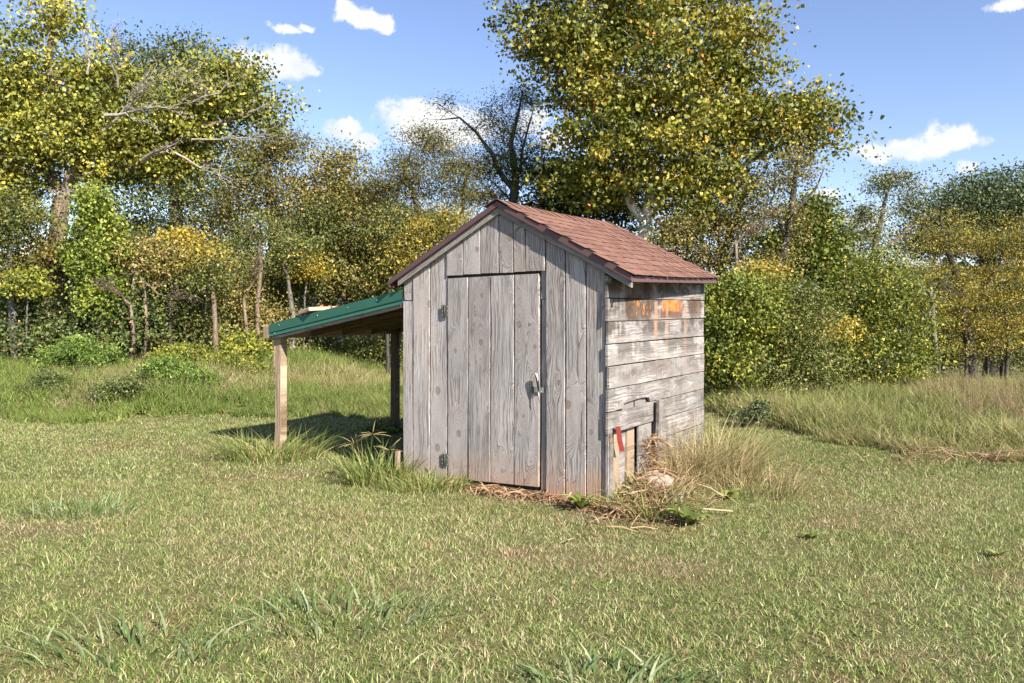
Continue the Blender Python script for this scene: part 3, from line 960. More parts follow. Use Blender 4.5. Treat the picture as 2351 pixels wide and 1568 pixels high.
for k, (y, w_, lab) in enumerate(((0.42, 0.19, 'dark concrete block behind left half of the gnawed gap'), (0.68, 0.19, 'dark concrete block behind right half of the gnawed gap'))):
    o = loose('concrete_block', lab, 'block', m_block, (0.09, w_ + 0.035, 0.19), sl(WF - 0.052, y, 0.70), (0, 0, SHED_ROT))
    o['group'] = 'blocks inside the shed wall'
for k, (y, w_, lab) in enumerate(((0.41, 0.2, 'lower'), (0.67, 0.2, 'lower'))): pass
m_stone = plain_mat('pale_field_stone', (0.33, 0.27, 0.215), 0.95, 0, 0.1, 0.25, 12)


def stone(name, label, loc, r, seed):
    rr = random.Random(seed)
    v, f = [], []
    n, k = 10, 5
    for i in range(k + 1):
        a = -math.pi / 2 + math.pi * i / k
        for j in range(n):
            b = 2 * math.pi * j / n
            q = 1 + rr.uniform(-0.16, 0.16)
            v.append((r[0] * math.cos(a) * math.cos(b) * q, r[1] * math.cos(a) * math.sin(b) * q, r[2] * math.sin(a) * (1 + rr.uniform(-.1, .1))))
    for i in range(k):
        for j in range(n):
            f.append([i * n + j, i * n + (j + 1) % n, (i + 1) * n + (j + 1) % n, (i + 1) * n + j])
    return tag(obj(name, set_mesh(name, v, f, m_stone), None, loc, (0, 0, rr.uniform(0, 3))), label, 'stone')


q = sl(2.42, 0.50); stone('field_stone', 'flat pale stone half buried below the torn shed corner', (q.x, q.y, gz(q.x, q.y) + 0.03), (0.17, 0.13, 0.055), 3)
q = sl(2.62, 0.32); stone('field_stone', 'smaller pale stone lying in straw beside the flat one', (q.x, q.y, gz(q.x, q.y) + 0.015), (0.12, 0.09, 0.045), 4)
q = sl(-0.055, -0.02, 0.0)
loose('stake', 'short pale wooden stake at the shed front left corner', 'stake', m_wpale, (0.045, 0.04, 0.26), (q.x, q.y, 0.04), (0, 0.03, SHED_ROT))

# ------------------------------------------------------------------ trees
LEAF_SHAPES = {
    'oval': np.array([(-0.34, 0.18, 0.05), (0.34, 0.22, 0.05), (0.04, 1, -0.05)]),
    'narrow': np.array([(-0.18, 0.10, 0.04), (0.18, 0.16, 0.04), (0.0, 1.05, -0.10)]),
    'lobed': np.array([(0, -0.05, 0), (0.52, 0.36, 0.12), (0.04, 1, -0.08), (-0.48, 0.42, 0.12)]),
    'round': np.array([(0, 0, 0), (0.40, 0.45, 0.09), (0, 1, -0.05), (-0.40, 0.50, 0.09)]),
}


def leaf_mesh(name, centers, tones, size, shape, mat, rng, up=0.5, outward=None, droop=0.0):
    n = len(centers)
    S = LEAF_SHAPES[shape]
    nr = rng.normal(size=(n, 3))
    nr /= np.linalg.norm(nr, axis=1, keepdims=True)
    nr[:, 2] += up
    if outward is not None: nr += outward
    nr /= np.linalg.norm(nr, axis=1, keepdims=True) + 1e-9
    a = rng.normal(size=(n, 3)); a[:, 2] -= droop
    d = a - nr * np.sum(a * nr, 1, keepdims=True)
    d /= np.linalg.norm(d, axis=1, keepdims=True) + 1e-9
    s = np.cross(nr, d)
    sz = size * rng.uniform(0.65, 1.3, n)
    V = (centers[:, None, :] + sz[:, None, None] * (S[None, :, 0:1] * s[:, None, :] + (S[None, :, 1:2] - 0.5) * d[:, None, :] + S[None, :, 2:3] * nr[:, None, :]))
    k = len(S)
    F = np.arange(n * k).reshape(n, k)
    return set_mesh(name, V.reshape(-1, 3), F, mat, {'rnd': np.clip(tones, 0, 1)})


def grow(trunks, centers, rng, tip=0.008, expo=2.25, updroop=0.15):
    """skeleton: trunk polylines plus a branch to every leaf cluster. returns chains of (points, radii)"""
    P, par, fixed = [], [], []
    for pts in trunks:
        start = None
        for i, (p, r) in enumerate(pts):
            p = Vector(p)
            if i == 0 and P:
                dist = [(Vector(q) - p).length for q in P]
                j = int(np.argmin(dist)); start = j
                if dist[j] < 0.02: continue
                P.append(np.array(p)); par.append(j); fixed.append(r); start = len(P) - 1
                continue
            prev = start if start is not None else -1
            if prev >= 0:
                a = Vector(P[prev]); seg = (p - a).length
                k = max(1, int(seg / 0.45))
                ra = fixed[prev]
                for s in range(1, k + 1):
                    q = a.lerp(p, s / k)
                    if s < k: q = q + Vector(rng.normal(size=3) * 0.025 * min(1, seg))
                    P.append(np.array(q)); par.append(prev); fixed.append(ra + (r - ra) * s / k); prev = len(P) - 1
            else:
                P.append(np.array(p)); par.append(-1); fixed.append(r); prev = 0
            start = prev
    ntr = len(P)
    base_z = min(p[2] for p in P)
    order = np.argsort(np.min(np.linalg.norm(centers[:, None, :] - np.array(P)[None, :, :], axis=2), axis=1))
    tips = []
    for ci in order:
        c = centers[ci]
        A = np.array(P)
        dv = c - A
        dist = np.linalg.norm(dv, axis=1)
        cost = dist + np.maximum(0, A[:, 2] - c[2] + 0.15 * dist) * 1.3 + (A[:, 2] < base_z + 0.8) * 0.5
        j = int(np.argmin(cost))
        k = max(1, min(4, int(dist[j] / 0.4)))
        prev = j
        for s in range(1, k + 1):
            u = s / k
            q = A[j] + dv[j] * u
            if s < k:
                q = q + rng.normal(size=3) * 0.07 * dist[j] / k + np.array([0, 0, updroop * dist[j] * u * (1 - u)])
            P.append(q); par.append(prev); fixed.append(0.0); prev = len(P) - 1
        tips.append(prev)
    n = len(P)
    acc = np.zeros(n); rad = np.zeros(n)
    kids = [[] for _ in range(n)]
    for i in range(n - 1, -1, -1):
        r = acc[i] ** (1 / expo) if acc[i] > 0 else tip
        if fixed[i] > 0: r = fixed[i] if fixed[i] > 0 else r
        rad[i] = r
        if par[i] >= 0:
            acc[par[i]] += min(r, 0.5) ** expo
            kids[par[i]].append(i)
    tb = Tubes()
    done = set()
    stack = [(0, None)]
    while stack:
        i, pr = stack.pop()
        pts = [] if pr is None else [P[pr]]
        rs = [] if pr is None else [min(rad[pr], rad[i] * 1.25)]
        cur_ = i
        while True:
            pts.append(P[cur_]); rs.append(rad[cur_])
            ks = sorted(kids[cur_], key=lambda q: -rad[q])
            if not ks: break
            for q in ks[1:]: stack.append((q, cur_))
            cur_ = ks[0]
        mr = max(rs)
        tb.add(pts, rs, 9 if mr > 0.09 else (5 if mr > 0.03 else 3), cap=False)
    return tb


TREES = []


def tree(name, label, cat, depth, trunks, blobs, ncl, nleaf, cr, size, shape, mleaf, mbark, group='trees along the field edge', up=0.5,
         seed=0, flat=0.75, droop=0.0, tip=0.007, shell=0.55, tone=(0.0, 1.0), warm=0.0, accent=0.02, spray=0.18):
    """trunks: [[(px, py, radius[, depth offset])...]...] with py None at the ground; blobs: [(px, py, rx, ry[, depth offset])] in frame pixels"""
    rng = np.random.default_rng(1000 + seed)
    ncl, nleaf, cr, size = int(ncl * 1.9), nleaf * 1.55, cr * 0.76, size * 0.56
    TT = []
    for tr in trunks:
        L = []
        for q in tr:
            dd = depth + (q[3] if len(q) > 3 else 0.0)
            if q[1] is None:
                p = at(q[0], HYP, dd); p.z = gz(p.x, p.y) - 0.08
            else:
                p = at(q[0], q[1], dd)
            L.append((p, q[2]))
        TT.append(L)
    base = TT[0][0][0].copy()
    cs, wts = [], [b[2] * b[3] for b in blobs]
    tot = sum(wts)
    for b, wgt in zip(blobs, wts):
        k = max(2, int(round(ncl * wgt / tot)))
        dd = depth + (b[4] if len(b) > 4 else 0.0)
        c = np.array(at(b[0], b[1], dd))
        rx, rz = b[2] / FPX * dd, b[3] / FPX * dd
        ry = min(max(rx, rz), 1.35 * min(rx, rz) + 0.4)
        u = rng.normal(size=(k, 3)); u /= np.linalg.norm(u, axis=1, keepdims=True)
        rad = rng.uniform(0, 1, (k, 1)) ** shell
        rad = np.where(rng.uniform(0, 1, (k, 1)) < spray, rng.uniform(1.0, 1.42, (k, 1)), rad)      # sprays that break the outline
        cs.append(c + u * rad * np.array([rx, ry, rz]))
    C = np.concatenate(cs)
    C[:, 2] = np.maximum(C[:, 2], ground_z(C[:, 0], C[:, 1]) + 0.15)
    tb = grow(TT, C, rng, tip)
    root = thing(name, label, cat, base, 0, group)
    bx = np.array(base)
    obj('trunk', set_mesh('trunk', [Vector(q) - base for q in tb.v], tb.f, mbark, smooth=True), root)
    cn = len(C)
    per = np.maximum(3, rng.poisson(nleaf, cn))
    idx = np.repeat(np.arange(cn), per)
    off = rng.normal(size=(len(idx), 3)) * cr * np.array([1.15, 1.15, flat * 0.72]) * rng.uniform(0.55, 1.35, (cn, 1))[idx]
    pts = C[idx] + off
    ctone = rng.uniform(0, 1, cn)
    mid = C.mean(0)
    hgt = (C[:, 2] - C[:, 2].min()) / (np.ptp(C[:, 2]) + 1e-6)
    tv = tone[0] + (tone[1] - tone[0]) * (0.62 * ctone[idx] + 0.38 * rng.uniform(0, 1, len(idx))) + warm * (hgt[idx] - 0.5)
    tv = np.where(rng.uniform(0, 1, len(tv)) < accent, rng.uniform(0.9, 1.0, len(tv)), tv)
    outw = off / (np.linalg.norm(off, axis=1, keepdims=True) + 1e-6) * 0.35
    ok = pts[:, 2] > ground_z(pts[:, 0], pts[:, 1]) + 0.02
    obj('crown', leaf_mesh('crown', pts[ok] - bx, tv[ok], size, shape, mleaf, rng, up, outw[ok], droop), root)
    return root


# leaf colours (linear)
L_syc = leaf_mat('sycamore_leaf', [(0.0, (0.045, 0.070, 0.012)), (0.35, (0.115, 0.135, 0.018)), (0.62, (0.20, 0.195, 0.028)), (0.86, (0.33, 0.27, 0.045)), (0.93, (0.40, 0.25, 0.05)), (1.0, (0.45, 0.13, 0.03))])
L_maple = leaf_mat('maple_leaf', [(0.0, (0.060, 0.085, 0.018)), (0.35, (0.13, 0.155, 0.026)), (0.65, (0.21, 0.22, 0.035)), (0.88, (0.36, 0.31, 0.045)), (1.0, (0.50, 0.30, 0.06))])
L_mid = leaf_mat('mid_green_leaf', [(0.0, (0.035, 0.050, 0.014)), (0.4, (0.075, 0.100, 0.022)), (0.75, (0.15, 0.160, 0.035)), (0.95, (0.26, 0.22, 0.06)), (1.0, (0.38, 0.20, 0.05))])
L_brown = leaf_mat('bronzed_leaf', [(0.0, (0.055, 0.055, 0.016)), (0.4, (0.125, 0.120, 0.025)), (0.75, (0.235, 0.195, 0.055)), (0.95, (0.34, 0.24, 0.10)), (1.0, (0.36, 0.16, 0.06))])
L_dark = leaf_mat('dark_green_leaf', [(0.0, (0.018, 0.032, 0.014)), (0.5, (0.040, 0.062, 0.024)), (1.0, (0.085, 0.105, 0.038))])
L_oak = leaf_mat('oak_leaf', [(0.0, (0.026, 0.044, 0.018)), (0.5, (0.062, 0.090, 0.032)), (1.0, (0.13, 0.150, 0.055))])
L_gold = leaf_mat('golden_leaf', [(0.0, (0.075, 0.085, 0.018)), (0.4, (0.16, 0.155, 0.026)), (0.75, (0.30, 0.235, 0.035)), (1.0, (0.46, 0.30, 0.04))])
L_lime = leaf_mat('bright_green_leaf', [(0.0, (0.045, 0.070, 0.012)), (0.5, (0.110, 0.140, 0.020)), (0.85, (0.22, 0.225, 0.03)), (1.0, (0.42, 0.32, 0.04))])
L_bush = leaf_mat('fresh_green_leaf', [(0.0, (0.045, 0.085, 0.014)), (0.5, (0.10, 0.160, 0.026)), (1.0, (0.18, 0.24, 0.045))])
L_weed = leaf_mat('broad_weed_leaf', [(0.0, (0.07, 0.11, 0.022)), (0.5, (0.14, 0.18, 0.04)), (1.0, (0.22, 0.25, 0.07))], 0.25)
L_vine = leaf_mat('vine_leaf', [(0.0, (0.055, 0.095, 0.014)), (0.5, (0.14, 0.19, 0.028)), (1.0, (0.29, 0.31, 0.05))])
L_cedar = leaf_mat('cedar_spray', [(0.0, (0.035, 0.06, 0.012)), (0.6, (0.085, 0.115, 0.02)), (1.0, (0.15, 0.15, 0.03))], 0.15)
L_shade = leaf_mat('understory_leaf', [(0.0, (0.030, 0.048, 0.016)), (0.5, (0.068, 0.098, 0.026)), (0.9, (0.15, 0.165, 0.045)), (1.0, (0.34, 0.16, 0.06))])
B_white = bark_mat('sycamore_bark', (0.50, 0.48, 0.42), (0.72, 0.70, 0.65), 3.0, (0.30, 0.28, 0.23))
B_brown = bark_mat('brown_bark', (0.10, 0.075, 0.055), (0.27, 0.20, 0.155), 9.0)
B_grey = bark_mat('grey_bark', (0.085, 0.075, 0.065), (0.21, 0.19, 0.165), 9.0)
B_dark = bark_mat('dark_bark', (0.035, 0.030, 0.026), (0.10, 0.088, 0.075), 9.0)
B_dead = bark_mat('bleached_deadwood', (0.24, 0.21, 0.18), (0.46, 0.42, 0.37), 12.0)

# --- the sycamore behind the shed
tree('sycamore_tree', 'tall sycamore with white trunk and olive yellow crown behind shed roof', 'tree', 18.0,
     [[(1480, None, 0.20), (1479, 560, 0.17), (1484, 505, 0.15), (1496, 430, 0.12), (1478, 330, 0.10), (1500, 180, 0.075), (1520, 20, 0.05), (1530, -100, 0.02)],
      [(1484, 515, 0.12), (1450, 470, 0.11), (1425, 400, 0.085), (1370, 290, 0.06), (1310, 150, 0.04), (1260, 60, 0.02)],
      [(1490, 470, 0.10), (1535, 440, 0.085), (1600, 425, 0.07), (1690, 385, 0.055, 0.4), (1800, 330, 0.04, 0.6), (1890, 290, 0.02, 0.6)],
      [(1484, 505, 0.09), (1515, 455, 0.08), (1580, 330, 0.06, 0.6), (1640, 200, 0.045, 0.8), (1690, 60, 0.02, 0.8)]],
     [(1250, 50, 105, 85), (1330, 120, 120, 100), (1470, 60, 130, 110), (1420, 210, 150, 110), (1560, 180, 140, 120), (1670, 60, 95, 85), (1700, 170, 75, 70),
      (1400, 330, 130, 95), (1560, 330, 140, 100), (1690, 290, 110, 90), (1800, 270, 90, 85), (1880, 290, 70, 75), (1480, 410, 175, 60), (1630, 430, 110, 60), (1560, 470, 60, 35, -0.5),
      (1340, 420, 90, 55), (1540, 540, 50, 26, 0.8), (1560, -60, 190, 80), (1380, -50, 160, 70)],
     400, 62, 0.36, 0.155, 'lobed', L_syc, B_white, seed=1, up=0.4, tone=(0.0, 0.93))
# --- big maple at the left edge with dead limbs
mp = tree('maple_tree', 'big yellow green maple at left edge with bleached dead limbs', 'tree', 16.5,
     [[(138, None, 0.21), (136, 660, 0.19), (132, 560, 0.18), (140, 470, 0.17), (170, 400, 0.15), (215, 330, 0.12), (250, 240, 0.09), (300, 120, 0.05)],
      [(150, 450, 0.13), (110, 400, 0.13, 0.3), (50, 290, 0.12, 0.5), (0, 215, 0.11, 0.5), (-60, 120, 0.08, 0.5)],
      [(215, 420, 0.13), (290, 395, 0.10, -0.3), (370, 345, 0.08, -0.4), (470, 290, 0.05, -0.4), (590, 250, 0.025, -0.4)],
      [(240, 560, 0.06, 0.6), (205, 500, 0.10, 0.5), (180, 430, 0.11, 0.2)],
      [(190, 380, 0.10), (150, 270, 0.09), (110, 130, 0.07), (125, 30, 0.04)]],
     [(60, 180, 90, 90), (60, 330, 100, 100), (170, 250, 100, 90), (250, 180, 90, 75), (220, 330, 110, 75), (340, 300, 110, 80), (430, 250, 100, 80), (520, 210, 85, 70),
      (600, 250, 55, 45), (330, 400, 100, 40), (120, 40, 60, 60), (-60, 250, 90, 200), (450, 340, 90, 50), (30, 430, 80, 60), (545, 150, 45, 30)],
     330, 62, 0.33, 0.125, 'lobed', L_maple, B_brown, seed=2, up=0.45, tone=(0.05, 0.97))
dz = Tubes()
rd = random.Random(8)


def twigs(a, b, r, n, spread, depth_):
    a, b = Vector(a), Vector(b)
    pts, rs = [a], [r]
    for s in range(1, 6):
        pts.append(a.lerp(b, s / 5) + Vector((rd.gauss(0, .04), rd.gauss(0, .04), rd.gauss(0, .04)))); rs.append(max(0.004, r * (1 - s / 5.5)))
    dz.add(pts, rs, 5, cap=False)
    if depth_ <= 0: return
    L = (b - a).length
    for k in range(n):
        u = rd.uniform(0.25, 0.95)
        st_ = a.lerp(b, u)
        dr = ((b - a).normalized() + Vector((rd.gauss(0, spread), rd.gauss(0, spread), rd.gauss(0.1, spread)))).normalized()
        twigs(st_, st_ + dr * L * rd.uniform(0.25, 0.55), max(0.004, r * 0.42 * (1 - u * .5)), max(2, n - 2), spread, depth_ - 1)


DD = 14.6
mpl = mp.location.copy()
for args in ((at(236, 300, 15.4), at(385, 155, DD), 0.035, 8, 0.35, 2),
             (at(240, 265, 15.2), at(430, 240, DD), 0.040, 6, 0.28, 2),
             (at(430, 240, DD), at(545, 190, DD), 0.018, 4, 0.3, 1),
             (at(330, 368, 15.4), at(395, 340, DD), 0.055, 3, 0.5, 1),
             (at(400, 350, 15.0), at(530, 420, DD), 0.025, 5, 0.4, 1),
             (at(440, 320, 15.0), at(640, 312, DD), 0.022, 5, 0.3, 1),
             (at(215, 430, 15.6), at(130, 440, DD), 0.022, 6, 0.5, 2),
             (at(270, 200, 15.6), at(262, 90, 15.0), 0.03, 5, 0.25, 2),
             (at(200, 170, 15.6), at(195, 40, 15.2), 0.025, 4, 0.25, 1),
             (at(560, 270, 15.2), at(610, 235, 15.0), 0.012, 3, 0.3, 1)):
    dz = Tubes()
    twigs(*args)
    o = obj('dead_branch', set_mesh('dead_branch', [q - mpl for q in dz.v], dz.f, B_dead, smooth=True), mp)
    o['label'] = 'bare bleached branch'

# --- the other trees, left to right; the farther ones first
tree('oak_tree', 'dark green oak top rising behind the left maple', 'tree', 24.0,
     [[(400, None, 0.24), (405, 500, 0.2), (400, 250, 0.12), (420, 110, 0.05)]],
     [(430, 120, 60, 55), (345, 150, 75, 50), (410, 220, 110, 80), (290, 110, 35, 30), (380, 360, 150, 100), (480, 480, 110, 120), (330, 520, 110, 90)], 190, 50, 0.5, 0.19, 'oval', L_mid, B_grey, seed=3, tone=(0.0, 0.75))
tree('hickory_tree', 'dense olive tree right of the maple with ragged rounded top', 'tree', 21.0,
     [[(640, None, 0.2), (632, 620, 0.17), (620, 450, 0.12), (610, 330, 0.05)]],
     [(640, 340, 50, 50), (585, 370, 70, 65), (560, 460, 90, 70), (650, 440, 50, 80), (530, 560, 70, 70), (480, 650, 90, 70), (660, 640, 60, 80), (600, 700, 80, 60), (650, 330, 40, 35)], 230, 52, 0.38, 0.14, 'oval', L_brown, B_grey, seed=4, tone=(0.0, 0.72))
tree('walnut_tree', 'slim yellowing tree with pointed top above the lean-to', 'tree', 20.0,
     [[(775, None, 0.15), (785, 640, 0.13), (780, 480, 0.09), (795, 350, 0.03)]],
     [(795, 350, 22, 28), (770, 395, 50, 40), (800, 450, 75, 45), (735, 480, 55, 60), (820, 530, 80, 60), (745, 590, 70, 60), (860, 470, 50, 40), (735, 360, 18, 14), (800, 640, 90, 50), (700, 500, 30, 80)], 230, 52, 0.36, 0.14, 'oval', L_brown, B_grey, seed=5, tone=(0.05, 0.95))
tree('locust_tree', 'wispy feathery locust left of the shed roof peak', 'tree', 19.0,
     [[(1010, None, 0.13), (1000, 600, 0.11), (960, 480, 0.08), (925, 390, 0.05), (950, 330, 0.02)],
      [(995, 570, 0.08), (1060, 490, 0.06), (1070, 400, 0.04), (1060, 350, 0.02)]],
     [(930, 370, 60, 40), (1000, 330, 50, 45), (960, 420, 80, 40), (1050, 380, 55, 50), (890, 430, 45, 40), (1060, 450, 60, 40), (920, 500, 90, 50), (1010, 520, 90, 50), (960, 310, 30, 20)], 260, 38, 0.28, 0.125, 'narrow', L_brown, B_grey, seed=6, tone=(0.0, 0.6), shell=0.6)
tree('locust_tree', 'sparse dark locust above roof peak with long bare limb left', 'tree', 20.5,
     [[(1178, None, 0.17), (1178, 470, 0.13), (1184, 400, 0.10), (1172, 330, 0.07), (1190, 260, 0.04), (1200, 210, 0.015)],
      [(1184, 440, 0.09), (1150, 400, 0.07), (1128, 350, 0.05), (1090, 300, 0.035), (1055, 270, 0.028), (1000, 235, 0.012)],
      [(1184, 420, 0.05), (1200, 340, 0.035), (1215, 285, 0.025), (1225, 250, 0.01)],
      [(1055, 270, 0.02), (1010, 275, 0.012), (975, 272, 0.006)]],
     [(1200, 225, 38, 28), (1160, 300, 45, 40), (1170, 370, 60, 45), (1215, 400, 45, 35), (1110, 390, 45, 40), (1225, 345, 25, 18), (1140, 250, 25, 22), (1110, 450, 60, 30), (1020, 235, 24, 14), (1085, 300, 18, 14)],
     190, 36, 0.28, 0.125, 'narrow', L_mid, B_grey, seed=7, tip=0.008)
tree('shade_tree', 'dark green tree tucked under sycamore crown left of its trunk', 'tree', 20.5,
     [[(1330, None, 0.17), (1330, 560, 0.14), (1320, 450, 0.08), (1310, 400, 0.03)]],
     [(1290, 400, 60, 40), (1330, 440, 90, 45), (1260, 470, 60, 40), (1390, 480, 80, 40), (1330, 520, 90, 40), (1230, 560, 70, 60)], 120, 55, 0.42, 0.14, 'round', L_mid, B_dark, seed=8, tone=(0.0, 0.6))
tree('yellow_sapling', 'golden yellow leaved sapling directly behind roof left slope', 'tree', 16.5,
     [[(1010, None, 0.05), (1010, 620, 0.04), (990, 530, 0.02)]],
     [(1010, 520, 50, 28), (960, 540, 40, 25), (1040, 500, 28, 18), (940, 590, 60, 40)], 70, 38, 0.26, 0.13, 'narrow', L_gold, B_grey, seed=9)
for k, (px, dd, r, lab) in enumerate(((845, 22.0, 0.10, 'dark straight trunk seen beneath lean-to roof near its left post'), (745, 24.0, 0.13, 'dark trunk farther left behind the lean-to front post'), (715, 19.0, 0.06, 'slender pale trunk just right of lean-to front post'))):
    tree('slim_tree', lab, 'tree', dd, [[(px, None, r), (px + 4, 700, r * .8), (px - 6, 560, r * .5), (px, 480, 0.02)]],
         [(px, 560, 60, 50), (px - 20, 640, 70, 45), (px + 30, 500, 45, 35)], 60, 48, 0.4, 0.13, 'oval', L_mid, B_dark, seed=10 + k, tone=(0.0, 0.8))
tree('bronze_tree', 'bronze green tree with leaning dark trunk right of the sycamore', 'tree', 19.0,
     [[(1640, None, 0.13), (1655, 600, 0.11), (1690, 500, 0.08), (1712, 430, 0.05), (1720, 380, 0.02)], [(1660, 590, 0.06), (1640, 500, 0.05), (1620, 430, 0.02)]],
     [(1700, 430, 60, 60), (1640, 500, 70, 60), (1720, 520, 55, 60), (1580, 540, 70, 50), (1660, 600, 90, 50), (1560, 600, 60, 40)], 190, 40, 0.35, 0.12, 'oval', L_brown, B_dark, seed=14, tone=(0.0, 1.0))
tree('leaning_tree', 'leaning thin dark tree with hooked bare limb against sky', 'tree', 16.0,
     [[(1765, None, 0.10), (1790, 610, 0.085), (1812, 530, 0.075), (1820, 450, 0.06), (1830, 380, 0.04), (1842, 325, 0.02)],
      [(1815, 490, 0.05), (1850, 460, 0.035), (1875, 430, 0.025), (1890, 392, 0.010)],
      [(1800, 540, 0.04), (1785, 490, 0.03), (1770, 470, 0.012)]],
     [(1830, 370, 28, 40), (1800, 420, 40, 35), (1850, 390, 24, 24), (1775, 490, 35, 30), (1830, 520, 30, 50), (1790, 600, 40, 40)], 80, 22, 0.22, 0.10, 'oval', L_brown, B_dark, seed=15, tone=(0.1, 0.9))
tree('young_maple', 'bright green rounded maple beside the leaning dark tree', 'tree', 17.5,
     [[(1850, None, 0.10), (1850, 650, 0.08), (1855, 540, 0.04)]],
     [(1860, 530, 55, 55), (1890, 590, 50, 50), (1830, 610, 60, 55), (1875, 480, 30, 25), (1800, 570, 40, 40), (1890, 650, 50, 50)], 150, 55, 0.32, 0.13, 'round', L_lime, B_grey, seed=16, tone=(0.0, 0.8))
tree('slender_tree', 'slender open tree standing alone in the right sky gap', 'tree', 20.0,
     [[(1995, None, 0.11), (2000, 620, 0.09), (2015, 540, 0.07), (2030, 470, 0.05), (2045, 410, 0.02)],
      [(2005, 590, 0.05), (2070, 540, 0.04), (2110, 490, 0.012)], [(2012, 560, 0.04), (1970, 500, 0.03), (1955, 470, 0.012)]],
     [(2025, 425, 32, 34), (2070, 410, 30, 20), (1985, 490, 38, 30), (2085, 470, 35, 25), (1950, 540, 28, 30), (2000, 540, 40, 25), (2110, 440, 20, 14), (1975, 600, 35, 30)], 110, 30, 0.26, 0.11, 'oval', L_mid, B_grey, seed=17)
tree('oak_tree', 'large rounded dark green oak on the far right skyline', 'tree', 30.0,
     [[(2280, None, 0.4), (2270, 620, 0.33), (2260, 520, 0.22), (2270, 430, 0.08)]],
     [(2270, 455, 90, 50), (2200, 480, 70, 50), (2340, 460, 90, 65), (2170, 530, 70, 45), (2290, 540, 120, 60), (2120, 560, 50, 40), (2400, 540, 100, 80)], 260, 60, 0.60, 0.22, 'oval', L_oak, B_dark, seed=18)
tree('golden_tree', 'golden leaved spreading tree at the right edge before oak', 'tree', 17.5,
     [[(2230, None, 0.14), (2225, 780, 0.12), (2200, 660, 0.09), (2170, 560, 0.05), (2160, 500, 0.02)], [(2225, 760, 0.09), (2280, 640, 0.07), (2310, 560, 0.03)]],
     [(2150, 540, 80, 45), (2240, 560, 90, 50), (2330, 540, 80, 45), (2110, 620, 80, 40), (2220, 650, 120, 45), (2330, 660, 90, 60), (2160, 720, 110, 35), (2300, 760, 110, 45), (2380, 600, 60, 120), (2200, 800, 120, 30)],
     290, 46, 0.33, 0.10, 'narrow', L_gold, B_dark, seed=19, flat=0.35, tone=(0.0, 0.95))
tree('bronze_shrub_tree', 'low bronze green tree beneath the slender open one', 'tree', 15.5,
     [[(2010, None, 0.08), (2010, 800, 0.06), (2005, 700, 0.03)], [(2020, None, 0.05), (2060, 760, 0.03)]],
     [(2010, 640, 80, 45), (1960, 720, 70, 50), (2060, 720, 70, 50), (2000, 800, 110, 50), (1930, 800, 60, 45), (2080, 820, 60, 40), (2000, 860, 110, 35)], 230, 46, 0.28, 0.11, 'oval', L_lime, B_dark, seed=20, tone=(0.0, 0.9), spray=0.35, accent=0.05)
tree('leafy_shrub', 'tall bright yellow green shrub right behind the shed corner', 'shrub', 13.0,
     [[(1700, None, 0.05), (1690, 780, 0.04), (1680, 680, 0.02)], [(1710, None, 0.04), (1760, 760, 0.02)]],
     [(1650, 690, 40, 40), (1690, 660, 45, 30), (1680, 740, 70, 45), (1650, 820, 60, 55), (1740, 700, 40, 40)], 150, 50, 0.24, 0.115, 'oval', L_lime, B_grey, 'shrubs along the field edge', seed=21, tone=(0.1, 0.95), spray=0.35)
tree('leafy_shrub', 'deep green rounded shrub between shed and bronze tree', 'shrub', 13.5,
     [[(1770, None, 0.05), (1770, 820, 0.035), (1770, 740, 0.02)]],
     [(1770, 760, 70, 55), (1830, 800, 60, 50), (1760, 840, 90, 50), (1850, 720, 50, 50), (1800, 680, 60, 45), (1690, 860, 60, 35), (1870, 850, 60, 40)], 210, 55, 0.24, 0.09, 'oval', L_mid, B_grey, 'shrubs along the field edge', seed=22, tone=(0.15, 0.95), spray=0.35)
tree('leafy_shrub', 'dark shaded thicket under the golden tree at right', 'shrub', 19.5,
     [[(2150, None, 0.06), (2150, 820, 0.04), (2150, 760, 0.02)], [(2300, None, 0.06), (2300, 780, 0.03)]],
     [(2120, 800, 90, 60), (2250, 790, 100, 60), (2350, 800, 90, 70), (2180, 720, 120, 60), (2330, 700, 100, 60)], 190, 45, 0.32, 0.10, 'oval', L_mid, B_dark, 'shrubs along the field edge', seed=23, tone=(0.0, 0.8))
for k, (px, dd) in enumerate(((2120, 17.0), (2165, 17.6), (2215, 17.2), (2262, 18.0), (2310, 17.3))):
    tree('thin_trunk_tree', ('%s thin dark trunk under the golden canopy, counting from the left' % ('first', 'second', 'third', 'fourth', 'fifth')[k]), 'tree', dd,
         [[(px, None, 0.045), (px + 5, 790, 0.04), (px - 4, 700, 0.02)]], [(px, 690, 45, 30), (px + 10, 740, 40, 25)], 24, 40, 0.28, 0.09, 'narrow', L_gold, B_dark, 'thin trunks under the golden tree', seed=30 + k, flat=0.4)
